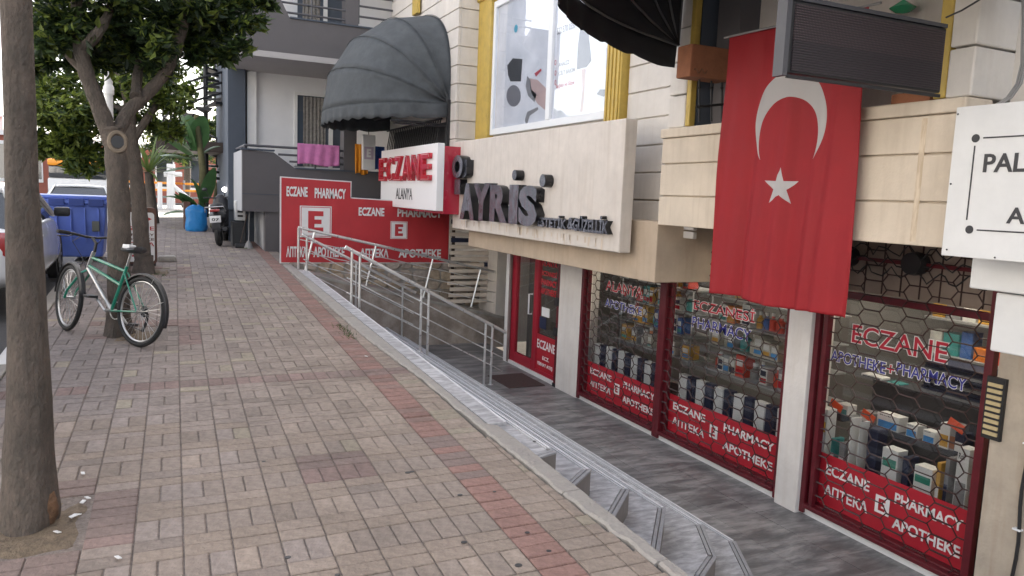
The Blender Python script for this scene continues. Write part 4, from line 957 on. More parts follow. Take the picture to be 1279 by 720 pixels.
near_box(1042,545,1060,505,5.81,'white_print','white carton with a teal print behind the yellow emblem box, nearest window','pack_teal')
near_box(1070,555,1090,515,5.81,'pack_grey','grey carton with a white print left of the three sky blue boxes','white_print')
near_box(1171,570,1188,528,5.81,'white_print','white carton with an amber print right of the three sky blue boxes','pack_amber')
near_box(1190,575,1206,540,5.81,'navy','navy carton with white print at the right end of the middle step, nearest window','white_print')
near_box(1105,505,1125,478,6.07,'pack_teal','teal carton on the upper step of the nearest window','white_print')
hp=[]
for k in range(9):
    for c in range(2):
        x=6.08; y0=4.35-.62*c-.03*rg.random(); z=.251+.032*k
        o=MB().cbox(x,x+.25,y0-.55,y0,z,z+.028,.006).build('folded_pack','navy' if (k+c)%3 else 'pack_grey'); tag(o,f'folded navy pack, {ORD[k]} from the bottom, {"left" if c==0 else "right"} stack, nearest window','packet','folded packs stacked on the upper step')
sh_=thing('display_shelf','back wall shelf with mixed goods behind the word ECZANE in the nearest window','shelf',(6.8,4,0.5))
for z in (.45,.8,1.15): MB().box(6.8,7.2,3.2,4.9,z,z+.02).build('shelf_board','shelf_gray',sh_)
y=4.85;k=0
for z,zn in ((.47,'lowest'),(.82,'middle'),(1.17,'top')):
    y=4.85;k=0
    while y>3.3:
        w=rg.uniform(.08,.16); h=rg.uniform(.12,.26); cn,cc_=rg.choice(pal)
        o=MB().cbox(6.85,7.0,y-w,y,z+.001,z+h,.004).build('packet',mm('pack_'+cn,cc_,.45,ns=9,na=.2)); tag(o,f'{cn} packet, {ORD[min(k,11)]} on the {zn} back shelf of the nearest window','packet','goods on the back shelf'); y-=w+.02; k+=1
# ================================================================ GREY APARTMENT BUILDING
YG=15.9
ap=thing('apartment_building','dark grey apartment building with balconies behind the red banners','building',(4,YG,.5))
g=lambda x,y,yy=YG: pY(x,y,yy)
xL=g(332,230).x; xP=g(303,200).x
zpar=g(320,188).z; zlow=g(400,213).z; zj=g(340,265).z
# lower wall
MB().box(xL,9,YG+.02,YG+.3,.4,zj).build('lower_wall','gray_wall',ap)
MB().box(xL+.002,xL+.1,YG+.3,19.5,.4,zj+.4).build('side_wall','white_wall' if 0 else mm('side_gray_lit',(.42,.43,.45),.8,ns=3,na=.05),ap)  # paler copy of the wall grey, daylight on the side put into it
# balcony parapet with the sloping cut (camera side), its return in the grey with daylight painted in, cap and slab
xa,xb,xc,xd=g(342,187).x,g(370,208).x,g(430,213).x,g(447,213).x
par=[(xP,zj),(9,zj),(9,zlow),(xb,zlow),(xa,zpar-.02),(xP,zpar)]
MB().prism(par,(0,YG-.02,0),(1,0,0),(0,0,1),(0,.14,0)).build('parapet','gray_wall',ap)
MB().box(xP,xP+.12,YG+.125,18.2,zj,zpar).build('parapet_side',MT['side_gray_lit'],ap)
MB().box(xP-.03,xa+.02,YG-.05,YG+.15,zpar,zpar+.03).box(xb,9,YG-.05,YG+.15,zlow,zlow+.03).build('parapet_cap','slate_wall',ap)
MB().box(xP+.12,9,YG+.12,18.2,zj,zj+.15).build('balcony_slab','gray_wall',ap)
MB().box(xP,9,YG-.025,YG-.0205,g(340,243).z-.012,g(340,243).z).build('joint_line','slate_wall',ap)
# columns on the balcony
x1,x2=g(431,100).x,g(447,100).x
zt_=g(400,28).z
MB().box(x1,x2,YG-.01,YG+.35,zlow+.03,7.3).build('column','gray_wall',ap)
# upper balcony
xU=g(297,60).x; zb0=g(297,60).z; zb1=g(400,29).z
MB().prism([(xU,zb0),(9,zb0),(9,zb1),(g(362,22).x,zb1),(g(345,0).x,zb1+.5),(xU,zb1+.5)],(0,YG-.06,0),(1,0,0),(0,0,1),(0,.14,0)).build('parapet','gray_wall',ap)
MB().box(xU,xU+.12,YG+.08,18.2,zb0,zb1+.5).build('parapet_side',MT['side_gray_lit'],ap)
MB().box(xU,9,YG-.06,18.2,zb0-.12,zb0-.003).build('balcony_slab',mm('soffit_gray',(.4,.38,.38),.8,ns=3,na=.05),ap)
MB().box(g(362,22).x,9,YG-.09,YG+.1,zb1,zb1+.03).build('parapet_cap','slate_wall',ap)
# white rear wall of both balconies and the dark slate column at the left
YR=18.0
MB().box(pY(309,100,YR).x,9,YR,YR+.3,zj,zb0-.12).box(pY(309,20,YR).x,9,YR,YR+.3,zb0,7.3).build('rear_wall','white_wall',ap)
MB().box(pY(285,100,YR-.2).x,pY(307,100,YR-.2).x,YR-.2,YR+.6,1.3,8.1).build('slate_column','slate_wall',ap)
MB().box(pY(307,100,YR).x-.02,9,YR+.3,27,.4,8.1).build('building_mass','slate_wall',ap)
MB().box(pY(285,100,YR).x,2.2,YR-.1,22,.5,1.9).build('plinth_wall','slate_wall',ap)
MB().box(xU,9,YG-.06,27,7.3,8.2).build('upper_storeys','gray_wall',ap)
MB().box(pY(309,100,YR).x-.01,pY(320,100,YR).x,YR-.12,YR-.005,zj+.2,zb0-.13).build('white_pier','white_paint',ap)
# window on the lower balcony
wa,wb_=pY(368,115,YR-.02),pY(432,200,YR-.02)
wz0,wz1=wb_.z-.2,wa.z
fw=MB().box(wa.x,wa.x+.07,YR-.05,YR+.01,wz0,wz1).box(wa.x+.07,wb_.x,YR-.05,YR+.01,wz1-.06,wz1).box(pY(411,150,YR).x,pY(416,150,YR).x,YR-.05,YR+.01,wz0,wz1-.06).build('window','white_paint',ap)
MB().box(wa.x+.07,wb_.x,YR-.008,YR-.004,wz0,wz1-.06).build('pane','slate_wall',fw)
cu=MB(); vs=[];n=40
cxa,cxb=pY(379,150,YR).x,pY(407,150,YR).x
for j in (0,1):
    for i in range(n+1): u=i/n; vs.append((cxa+(cxb-cxa)*u,YR-.02-.012*math.sin(u*38),wz0 if j==0 else wz1-.08))
cu.add(vs,[(i,i+1,n+2+i,n+1+i) for i in range(n)]).build('curtain','lace_curtain',fw,True)
MB().box(cxa-.16,cxa-.01,YR-.03,YR-.01,wz0,wz1-.42).build('curtain',mm('curtain_blue',(.05,.07,.1),.9),fw)
# upper windows
uw=MB().box(pY(372,10,YR).x,pY(432,10,YR).x,YR-.03,YR-.002,zb1+.2,zb1+2.2).build('window','slate_wall',ap)
cu=MB(); vs=[]
xa_,xb_=pY(378,10,YR).x,pY(400,10,YR).x
for j in (0,1):
    for i in range(n+1): u=i/n; vs.append((xa_+(xb_-xa_)*u,YR-.05-.015*math.sin(u*30),zb1+.25 if j==0 else zb1+2.1))
cu.add(vs,[(i,i+1,n+2+i,n+1+i) for i in range(n)]).build('curtain','lace_curtain',uw,True)
MB().box(pY(404,10,YR).x,pY(409,10,YR).x,YR-.06,YR-.03,zb1+.2,zb1+2.2).build('frame','white_paint',uw)
# railings
def rails(name,label,x0,x1,zs,yy,r=.025,posts=()):
    t=thing(name,label,'railing',((x0+x1)/2,yy,min(zs)))
    for z in zs: MB().tube([(x0,yy,z),(x1,yy,z)],r,8).build('rail',mm('rail_gray',(.1,.1,.11),.5,metal=.2),t,True)
    for x in posts: MB().tube([(x,yy,min(zs)-.15),(x,yy,max(zs))],r*.8,8).build('post','rail_gray',t,True)
    return t
lr=rails('balcony_rail','grey pipe rail on the lower balcony with a pink towel over it',xP+.05,x1,[g(400,187).z],YG+.05)
MB().tube([(xa+.1,YG+.05,g(400,196).z),(x1,YG+.05,g(400,196).z)],.022,8).tube([(xb-.12,YG+.05,g(400,204).z),(x1,YG+.05,g(400,204).z)],.02,8).build('rail','rail_gray',lr,True)
MB().tube([(xP+.06,YG+.05,g(400,187).z),(xP+.06,18,g(400,187).z)],.022,8).build('rail','rail_gray',lr,True)
MB().tube([(xP+.05,YG+.05,zpar),(xP+.05,YG+.05,g(400,187).z)],.022,8).tube([(g(395,190).x,YG+.05,zlow),(g(395,190).x,YG+.05,g(400,187).z)],.02,8).build('post','rail_gray',lr,True)
rails('balcony_rail','grey pipe rail of the upper balcony at the top of the picture, left bay',g(345,0).x,x1,[g(400,21).z,g(400,9).z,g(400,-4).z,g(400,-14).z],YG+.02,.022,(g(390,10).x,))
rails('balcony_rail','grey pipe rail of the upper balcony right of the grey column',x2,7,[g(460,22).z,g(460,9).z,g(460,-4).z],YG+.02,.022,(g(449,10).x,))
def cloth(name,label,cat,px0,py0,px1,py1,yy,m,folds,amp=.02,taper=0,hem=.02):
    a=pY(px0,py0,yy); b=pY(px1,py1,yy); n=48; vs=[]
    for j in range(15):
        v=j/14
        for i in range(n+1):
            u=i/n; w=1-taper*v*abs(u-.5)*0; x=a.x+(b.x-a.x)*(.5+(u-.5)*(1-taper*(1-v)))
            vs.append((x,yy-amp*(1+math.sin(u*folds+v))*(.3+v)-.01*noise.noise(V((u*6,v*3,1))),a.z+(b.z-a.z)*v+hem*math.sin(u*7)*v))
    mb=MB().add(vs,[(j*(n+1)+i,j*(n+1)+i+1,(j+1)*(n+1)+i+1,(j+1)*(n+1)+i) for j in range(14) for i in range(n)])
    o=mb.build(name,m,None,True); tag(o,label,cat); md=o.modifiers.new('s','SOLIDIFY'); md.thickness=.008; return o
cloth('towel','pink towel hanging over the rail of the lower grey balcony','towel',372,179,424,208,YG-.01,'towel_pink',26,.012)
cloth('orange_cloth','orange cloth hanging over the balcony edge right of the grey column','cloth',444,180,459,218,YG-.06,'cloth_orange',19,.03)
cloth('blue_cloth','blue patterned cloth hanging beside the small white lightbox','cloth',469,183,480,213,YG-.04,'cloth_blue',9,.01)
sb=thing('small_lightbox','small white lightbox with a pale E hanging on the balcony right of the grey column','sign',(3.6,15.7,2.5))
a,b=pY(454,168,15.7),pY(469,213,15.7); MB().cbox(a.x,b.x,15.7,15.85,b.z,a.z,.015).build('box','white_print',sb); 
c_=(a.x+b.x)/2; mp_=mm('print_mauve',(.5,.42,.52),.5)
emo=V((a.x+.03,15.697,b.z+.22)); s_=(b.x-a.x)-.07
MB().prism([(0,0),(s_,0),(s_,s_*1.3),(0,s_*1.3)],emo,(1,0,0),uz,(0,-.002,0)).build('emblem_plate',mp_,sb)
MB().prism([(x*s_,y*s_*1.3) for x,y in [(.26,.16),(.74,.16),(.74,.32),(.46,.32),(.46,.43),(.68,.43),(.68,.57),(.46,.57),(.46,.68),(.74,.68),(.74,.84),(.26,.84)]],emo-V((0,.002,0)),(1,0,0),uz,(0,-.002,0)).build('emblem_letter','white_print',sb)
MB().tube([((a.x+b.x)/2,15.77,a.z),((a.x+b.x)/2,15.77,a.z+.12)],.01,6).build('hook','black_iron',sb)
# outdoor unit, box, broom on the side of the grey building
ac=thing('air_conditioner','white outdoor air conditioning unit on the side wall of the grey building','air conditioner',(1.6,17.2,1.2))
a,b=pY(294,251,17),pY(307,276,17); MB().cbox(a.x,b.x,17,17.3,b.z,a.z,.015).build('casing','white_paint',ac)
for k in range(4): MB().box(a.x+.05,b.x-.05,16.992,17,b.z+.08+k*.09,b.z+.12+k*.09).build('grille','black_plastic',ac)
cbx=MB(); a,b=pY(291,277,16.9),pY(308,309,16.9); cbx.cbox(a.x,b.x,16.9,17.4,gz(17)-.02,a.z,.02); o=cbx.build('black_crate','black_plastic'); tag(o,'black plastic crate on the pavement under the air conditioning unit','crate')
br=thing('broom','old broom leaning on the grey building beside the black crate','broom',(1.95,16.6,.54))
MB().tube([pY(300,307,16.6),pY(309,268,16.8)],.014,6).build('stick','wood_dark',br,True); a=pY(304,309,16.6); MB().cbox(a.x-.16,a.x+.14,16.5,16.62,gz(16.6),gz(16.6)+.09,.02).build('head','black_plastic',br)
br=thing('mop','grey mop standing against the corner of the grey building','mop',(2.0,16.5,.54)); MB().tube([pY(311,305,16.5),pY(312,262,16.6)],.012,6).build('stick',mm('cable_grey',(.25,.25,.25)),br,True)
a=pY(311,309,16.5); MB().lathe([(.02,.16),(.06,.1),(.09,0)],(a.x,16.5,gz(16.5)),10).build('head','cable_grey',br)
# ================================================================ TREES
rt=random.Random(17)
def limb(mb,pts,r0,r1,n=10,wob=.03):
    P=[V(p) for p in pts]; out=[];rr=[]
    for i in range(len(P)-1):
        for k in range(6):
            t=k/6; a=P[max(i-1,0)];b=P[i];c=P[i+1];d=P[min(i+2,len(P)-1)]
            q=.5*((2*b)+(c-a)*t+(2*a-5*b+4*c-d)*t*t+(3*b-a-3*c+d)*t**3)
            out.append(q+V((rt.uniform(-1,1),rt.uniform(-1,1),0))*wob*r0); rr.append(0)
    out.append(P[-1]); rr.append(0); L=len(out); rr=[r0+(r1-r0)*i/(L-1)+r0*.05*math.sin(i*1.7) for i in range(L)]
    mb.tube(out,rr,n); return out
def leafmesh(centres,rad,n,size,name,m,parent,droop=.3,rnd=None,squash=.75,shell=.35):
    rnd=rnd or rt; vs=[];fs=[]
    for k in range(n):
        c,r=centres[rnd.randrange(len(centres))],None
        c,r=c
        while True:
            d=V((rnd.uniform(-1,1),rnd.uniform(-1,1),rnd.uniform(-1,1)))
            if shell<d.length<1: break
        p=c+V((d.x,d.y,d.z*squash))*r*rnd.uniform(.55,1.05)
        s=size*rnd.uniform(.6,1.25); w=s*.23
        ax=V((rnd.gauss(0,1),rnd.gauss(0,1),rnd.gauss(-droop,.7))).normalized(); sd_=ax.cross(V((rnd.gauss(0,.5),rnd.gauss(0,.5),1))).normalized(); nr=ax.cross(sd_)
        o=len(vs); vs+= [p,p+ax*s*.45+sd_*w+nr*w*.3,p+ax*s-nr*s*.12,p+ax*s*.45-sd_*w+nr*w*.3]; fs+= [(o,o+1,o+2),(o,o+2,o+3)]
    me=bpy.data.meshes.new(name); iv=WM(parent).inverted(); me.from_pydata([iv@v for v in vs],[],fs); me.materials.append(MT[m]); o=bpy.data.objects.new(name,me); COL.objects.link(o); o.parent=parent; return o
def crown(parent,cl,n,size,mix=(.5,.35,.15)):
    # every clump breaks up into smaller ones, so the outline is uneven and light comes through
    sub_=[]
    for c,r in cl:
        for _ in range(4):
            d=V((rt.gauss(0,1),rt.gauss(0,1),rt.gauss(0,.8))).normalized()*r*rt.uniform(.3,.95); sub_.append((c+d,r*rt.uniform(.28,.55)))
    cl=sub_
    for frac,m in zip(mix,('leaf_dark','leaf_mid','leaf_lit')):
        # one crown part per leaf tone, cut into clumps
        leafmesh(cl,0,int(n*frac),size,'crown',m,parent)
def flare(mb,c,r,h,seed):
    vs=[];N=20;fs=[]
    K=7
    for j in range(K+1):
        z=h*j/K; q=(1-j/K)**2
        for i in range(N):
            a=2*PI*i/N; rr_=r*(1+.42*q*(1+.5*math.sin(a*3+seed)+.3*math.sin(a*5+seed*2)))*(1+.02*math.sin(a*7+j)); vs.append((c[0]+rr_*math.cos(a),c[1]+rr_*math.sin(a),c[2]+z-.03))
    for j in range(K):
        for i in range(N): fs.append((j*N+i,j*N+(i+1)%N,(j+1)*N+(i+1)%N,(j+1)*N+i))
    mb.add(vs,fs)
# nearest tree: trunk measured against the frame
yT=4.14
cT=lambda px,py:pY(px,py,yT)
w=lambda y,a,b:(cT(a,y),cT(b,y))
rows=[(690,-12,64),(660,-6,70),(640,-2,73),(600,2,70),(560,3,67),(500,7,65),(420,8,61),(330,6,56),(240,6,49),(150,5,46),(60,2,43),(0,0,41),(-80,-6,40)]
t1=thing('street_tree','thick bare trunk of the nearest street tree at the left edge of the picture','tree',(-.66,yT,gz(yT)),group='street trees along the kerb')
mb=MB(); vs=[];fs=[];N=64
sec=[]
for k in range(len(rows)-1):
    (p0_,a0,b0),(p1_,a1,b1)=rows[k],rows[k+1]; m_=max(2,int(abs(p0_-p1_)/7))
    for q in range(m_): t_=q/m_; sec.append((p0_+(p1_-p0_)*t_,a0+(a1-a0)*t_,b0+(b1-b0)*t_))
sec.append(rows[-1])
for k,(py,a,b) in enumerate(sec):
    A,Bq=w(py,a,b); c=(A+Bq)/2; r=(Bq-A).length/2*.985
    for i in range(N):
        an=2*PI*i/N; cx0,sx0=math.cos(an),math.sin(an)
        q=1+.03*math.sin(an*3+c.z*1.1)+.018*math.sin(an*5-c.z*.8)
        q+=.035*noise.noise(V((cx0*2.2,sx0*2.2,c.z*1.3)))+.03*noise.noise(V((cx0*7,sx0*7,c.z*2.2)))+.022*noise.noise(V((cx0*16,sx0*16,c.z*7)))
        if py>590: q*=1+.13*max(0,math.sin(an*4+.6))*min(1,(py-590)/80)**1.5
        vs.append((c.x+r*q*cx0,c.y+r*q*sx0,c.z))
for k in range(len(sec)-1):
    for i in range(N): fs.append((k*N+i,k*N+(i+1)%N,(k+1)*N+(i+1)%N,(k+1)*N+i))
mb.add(vs,fs); top=(w(-80,-6,40)[0]+w(-80,-6,40)[1])/2
limb(mb,[top-V((0,0,.1)),top+V((-.1,.1,.7)),top+V((-.9,.3,1.8))],.13,.05); limb(mb,[top-V((0,0,.1)),top+V((.05,-.2,.8)),top+V((.2,-.9,2.0))],.12,.05)
mb.build('trunk','bark',t1,True)
k_=cT(64,628); bur=MB(); vs=[];fs=[]
for j in range(9):
    for i in range(14):
        a=2*PI*i/14; th=PI*j/8; r=1+.25*noise.noise(V((i,j*1.3,3)))
        vs.append((k_.x-.02+.055*r*math.sin(th)*math.cos(a),k_.y-.03+.05*r*math.sin(th)*math.sin(a),k_.z-.01+.10*r*math.cos(th)))
for j in range(8):
    for i in range(14): fs.append((j*14+i,j*14+(i+1)%14,(j+1)*14+(i+1)%14,(j+1)*14+i))
bur.add(vs,fs).build('torn_bark',mm('bark_torn',(.16,.09,.05),.95,ns=20,na=.5,bump=1,bs=40),t1,True)
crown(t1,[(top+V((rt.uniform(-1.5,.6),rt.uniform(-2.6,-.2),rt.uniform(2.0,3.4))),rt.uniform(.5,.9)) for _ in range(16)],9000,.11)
# second tree, the bicycle leans on it
y2=8.45; c2=lambda px,py:pY(px,py,y2)
t2=thing('street_tree','forked street tree with dark green crown, a green bicycle leaning on its trunk','tree',(c2(150,420).x,y2,gz(y2)),group='street trees along the kerb')
mb=MB(); base=c2(149,415); base.z=gz(y2)
r2=(c2(166,330)-c2(137,330)).length/2
limb(mb,[base-V((0,0,.05)),c2(149,330),c2(149,250),c2(144,180),c2(141,160)],r2*1.05,r2*.95,14,.02)
flare(mb,tuple(base),r2*1.03,.35,2)
fk=c2(141,168)
limb(mb,[fk-V((0,0,.1)),c2(125,135),c2(108,90),c2(100,50),c2(96,0)+V((0,.1,0)),c2(90,-60)],r2*.82,.05,12)
limb(mb,[fk-V((0,0,.1)),c2(160,140)+V((0,.1,0)),c2(190,108)+V((0,.2,0)),c2(215,75)+V((0,.2,0)),c2(232,20),c2(240,-40)],r2*.66,.045,12)
limb(mb,[c2(103,62),c2(125,45)-V((0,.2,0)),c2(138,12),c2(150,-30)],.06,.03,8); limb(mb,[c2(170,120)+V((0,.1,0)),c2(172,80)+V((0,.4,0)),c2(180,30)+V((0,.5,0))],.06,.03,8)
limb(mb,[c2(108,90),c2(80,60)+V((0,.3,0)),c2(60,20)+V((0,.4,0))],.055,.025,8)
mb.build('trunk','bark',t2,True)
kn=c2(148,178)-V((0,r2*.95,0)); MB().tube([kn+V((.072*math.cos(a),0,.09*math.sin(a))) for a in [i*PI/8 for i in range(16)]],.022,6,closed=True).build('knot_ring',mm('bark_pale',(.2,.16,.12),.9,ns=12,na=.3),t2,True)
MB().lathe([(0,0),(.055,0),(.06,.01)],(0,0,0),12,Matrix.Translation(kn-V((0,.004,0)))@Matrix.Rotation(PI/2,4,'X')).build('knot_hollow','black_plastic',t2)
cl=[]
for px,py,r,dy in [(55,15,.5,0),(60,40,.35,.4),(85,10,.6,.2),(110,25,.6,-.3),(90,55,.3,.5),(140,10,.65,.3),(165,25,.6,-.2),(160,48,.4,.5),(195,15,.65,.2),(215,40,.5,.5),(235,15,.6,-.2),(265,10,.6,.1),(270,35,.45,.3),(285,20,.4,0),(300,8,.4,.2),(245,50,.35,.3),(262,58,.28,.2),(120,45,.35,.5),(190,55,.3,.7),(130,-30,.8,0),(200,-40,.9,0),(270,-40,.7,0),(70,-40,.8,0),(140,-80,1,.3),(230,-100,.9,.5),(60,-90,.8,0),(312,-5,.3,.3),(48,60,.25,.6),(205,10,.6,1.2),(120,5,.6,1.3),(160,10,.6,1.6),(95,30,.5,1.2)]:
    cl.append((c2(px,py)+V((0,dy,0)),r*.85))
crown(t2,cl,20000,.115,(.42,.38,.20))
# third tree further on, its backlight put into the leaf colours
y3=12.9; c3=lambda px,py:pY(px,py,y3)
t3=thing('street_tree','slender leaning street tree behind the forked one with a sunlit yellow green crown','tree',(c3(178,340).x,y3,gz(y3)),group='street trees along the kerb')
mb=MB(); base=c3(181,343); base.z=gz(y3)
limb(mb,[base-V((0,0,.05)),c3(177,300),c3(173,240),c3(168,200),c3(164,165),c3(160,120),c3(150,90)],.13,.07,12,.02); flare(mb,tuple(base),.13,.3,5)
limb(mb,[c3(166,175),c3(190,140),c3(205,115)],.07,.03,8); limb(mb,[c3(162,140),c3(120,130),c3(90,140)],.06,.03,8); limb(mb,[c3(166,180),c3(182,150)+V((0,.5,0)),c3(215,170)],.05,.03,8)
mb.build('trunk','bark',t3,True)
cl=[]
for px,py,r,dy in [(60,100,.5,0),(80,85,.6,.3),(105,90,.7,0),(60,130,.55,.2),(85,120,.7,-.3),(110,120,.7,.2),(75,155,.55,0),(100,150,.6,.3),(125,150,.55,0),(60,160,.4,.2),(110,178,.45,0),(88,180,.35,0),(75,178,.3,.2),(140,110,.6,.3),(170,100,.6,.4),(195,105,.65,0),(208,122,.45,.2),(195,140,.65,0),(205,150,.4,.2),(185,80,.5,.5),(215,90,.5,.3),(55,185,.25,0),(98,195,.3,0),]:
    cl.append((c3(px,py)+V((0,dy,0)),r*.95))
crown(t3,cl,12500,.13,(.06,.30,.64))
# grass tufts
gr=MB()
for cx_,cy_ in [(196,343),(186,346),(204,345)]+[(425+i*3,408+i*3) for i in range(6)]+[(302,310),(307,311)]:
    p=pP(cx_,cy_)
    for _ in range(14):
        b=p+V((rt.gauss(0,.035),rt.gauss(0,.05),0)); h=rt.uniform(.015,.05); d=V((rt.gauss(0,.03),rt.gauss(0,.03),h)); gr.add([b-V((.004,0,0)),b+V((.004,0,0)),b+d],[(0,1,2)])
o=gr.build('grass_tufts','leaf_mid',kind='stuff'); tag(o,'small grass tufts growing along the kerb and at the tree foot','grass')
# ================================================================ BICYCLE
bk=thing('bicycle','green and silver mountain bike with black mudguards leaning against the forked tree','bicycle',(0,0,0))
rear=V((-.20,7.85,gz(7.85))); front=V((-.87,8.72,gz(8.72)))
dx_=(front-rear).normalized(); lean=R(7)
zz_=V((0,0,1)); sideR=dx_.cross(zz_).normalized()   # right hand side of the bike
zu=(zz_*math.cos(lean)+sideR*math.sin(lean)); zu=(zu-dx_*zu.dot(dx_)).normalized(); sR=dx_.cross(zu)
bk.matrix_world=Matrix.Identity(4)
bk.location=rear; bk.rotation_euler=Matrix((dx_,-sR,zu)).transposed().to_euler(); bpy.context.view_layer.update()
BM=WM(bk)
wb=(front-rear).length
def bp_(x,y,z): return BM@V((x,y,z))     # x forward, y to the left, z up
RW=.335
def wheel(cx,steer,name='wheel'):
    Mx=Matrix.Translation((cx,0,RW))@Matrix.Rotation(steer,4,'Z')
    q=lambda x,y,z:BM@(Mx@V((x,y,z)))
    ty=MB().tube([q((RW-.022)*math.cos(a),0,(RW-.022)*math.sin(a)) for a in [i*2*PI/48 for i in range(48)]],.023,8,closed=True).build('wheel','rubber',bk,True)
    MB().tube([q((RW-.05)*math.cos(a),0,(RW-.05)*math.sin(a)) for a in [i*2*PI/48 for i in range(48)]],.011,6,closed=True).build('rim','bike_silver',ty,True)
    sp_=MB()
    for i in range(28):
        a=i*2*PI/28; s_=.022 if i%2 else -.022; b_=a+(.35 if i%4<2 else -.35)
        sp_.tube([q(.02*math.cos(b_),s_,.02*math.sin(b_)),q((RW-.055)*math.cos(a),0,(RW-.055)*math.sin(a))],.0022,3)
    sp_.build('spokes','bike_silver',ty)
    MB().tube([q(0,-.055,0),q(0,.055,0)],.016,8).build('hub','bike_silver',ty,True)
    mg=MB(); arc=[i*PI/180 for i in range(*( (15,185,8) if cx>.5 else (-18,150,8)))]
    for s_ in (-1,0,1):
        pass
    vs=[];fs=[]
    for i,a in enumerate(arc):
        for yy,rr_ in ((-.03,RW+.012),(-.016,RW+.03),(.016,RW+.03),(.03,RW+.012)): vs.append(q(rr_*math.cos(PI-a),yy,rr_*math.sin(PI-a)) if cx<.5 else q(rr_*math.cos(a-.2),yy,rr_*math.sin(a-.2)))
    for i in range(len(arc)-1):
        for k in range(3): o=i*4+k; fs.append((o,o+1,o+5,o+4))
    mo=mg.add(vs,fs).build('mudguard','black_plastic',bk,True); mo.modifiers.new('s','SOLIDIFY').thickness=.003
st=R(-14)
wheel(0,0); wheel(wb,st)
bb=(.43,0,.29); seat_t=(.27,0,.74); head_t=(wb-.30,0,.80); head_b=(wb-.25,0,.66)
def tb(a,b,r,m,name='frame_tube',n=8,par=None): return MB().tube([bp_(*a),bp_(*b)],r,n).build(name,m,par or bk,True)
fr_=MB()
for a,b,r in ((seat_t,bb,.016),((.29,0,.69),(head_t[0]+.0,0,.77),.016),((.0,.05,RW),(bb[0]-.03,.03,bb[2]),.009),((.0,-.05,RW),(bb[0]-.03,-.03,bb[2]),.009),((.0,.05,RW),(.28,.02,.68),.008),((.0,-.05,RW),(.28,-.02,.68),.008),((.33,0,.55),(head_b[0],0,head_b[2]+.03),.017)):
    fr_.tube([bp_(*a),bp_(*b)],r,8)
fr_.build('frame','bike_green',bk,True)
MB().tube([bp_(*head_b),bp_(*bb)],.021,10).build('down_tube','bike_silver',bk,True)
tb((head_t[0]-.01,0,head_t[2]+.03),(head_b[0]+.01,0,head_b[2]-.02),.02,'bike_silver','head_tube')
fk_=MB(); 
for s_ in (-1,1): fk_.tube([bp_(head_b[0]+.01,s_*.012,head_b[2]-.02),bp_(head_b[0]+.03,s_*.05,head_b[2]-.05),bp_(wb-.03,s_*.05,RW+.08),bp_(wb,s_*.05,RW)],.012,8)
fk_.build('fork','bike_green',bk,True)
hb=bp_(head_t[0]-.02,0,head_t[2]+.03); 
MB().tube([hb,bp_(head_t[0]-.03,0,head_t[2]+.12),bp_(head_t[0]+.04,0,head_t[2]+.17)],.014,8).build('stem','black_plastic',bk,True)
cs,sn=math.cos(st),math.sin(st)
HB=lambda y,x=0,z=0: bp_(head_t[0]+.04+x*cs-y*sn*1,y*cs+x*sn,head_t[2]+.17+z)
hbar=MB().tube([HB(-.33,-.07,.03),HB(-.18,-.02,.02),HB(-.05,0,0),HB(.05,0,0),HB(.18,-.02,.02),HB(.33,-.07,.03)],.012,8).build('handlebar','black_plastic',bk,True)
for s_ in (-1,1):
    MB().tube([HB(s_*.22,-.035,.022),HB(s_*.34,-.075,.03)],.018,8).build('grip','rubber',hbar,True)
    MB().tube([HB(s_*.17,0,.01),HB(s_*.2,.06,-.01),HB(s_*.3,.05,-.015)],.006,5).build('brake_lever','black_plastic',hbar,True)
MB().tube([HB(.1,.02,0),HB(.12,.16,-.06),HB(.03,.14,-.2),bp_(head_b[0],.02,head_b[2])],.0035,4).tube([HB(-.1,.02,0),HB(-.1,.15,-.08),bp_(head_b[0]+.05,-.02,head_b[2]-.1)],.0035,4).build('brake_cable','black_plastic',bk,True)
tb(seat_t,(.235,0,.87),.012,'bike_silver','seat_post')
sd2=MB(); vs=[];fs=[]
prof=[(-.14,.0,.02),(-.12,.075,.035),(-.05,.085,.03),(.03,.045,.028),(.1,.025,.025),(.15,.012,.02)]
for x,w_,h in prof:
    for k in range(8): a=2*PI*k/8; vs.append(bp_(.225+x,w_*math.cos(a),.9+h*math.sin(a)+(.012 if x<-.05 else 0)))
for i in range(len(prof)-1):
    for k in range(8): fs.append((i*8+k,i*8+(k+1)%8,(i+1)*8+(k+1)%8,(i+1)*8+k))
sd2.add(vs,fs).build('saddle','black_plastic',bk,True)
MB().cbox(-.05,.05,-.04,.04,-.02,.02,.008,Matrix.Translation(bp_(.27,0,.93))@BM.to_3x3().to_4x4()).build('saddle_patch','white_print',bk)
cr_=MB().tube([bp_(*bb)+ (BM.to_3x3()@V((.085*math.cos(a),-.045,.085*math.sin(a)))) for a in [i*2*PI/20 for i in range(20)]],.006,5,closed=True).tube([bp_(bb[0],-.07,bb[2]),bp_(bb[0],.07,bb[2])],.018,8)
cr_.build('chainring','bike_silver',bk,True)
ca_=R(35)
ck1=MB().tube([bp_(bb[0],.07,bb[2]),bp_(bb[0]+.14,.085,bb[2]+.12)],.011,6).tube([bp_(bb[0],-.07,bb[2]),bp_(bb[0]-.14,-.085,bb[2]-.12)],.011,6).build('crank','bike_silver',bk,True)
for x,y,z in ((bb[0]+.14,.085,bb[2]+.12),(bb[0]-.14,-.085,bb[2]-.12)):
    MB().cbox(-.045,.045,-.0 if y>0 else -.1,.1 if y>0 else 0,-.012,.012,.004,Matrix.Translation(bp_(x,y,z))@BM.to_3x3().to_4x4()).build('pedal','black_plastic',ck1)
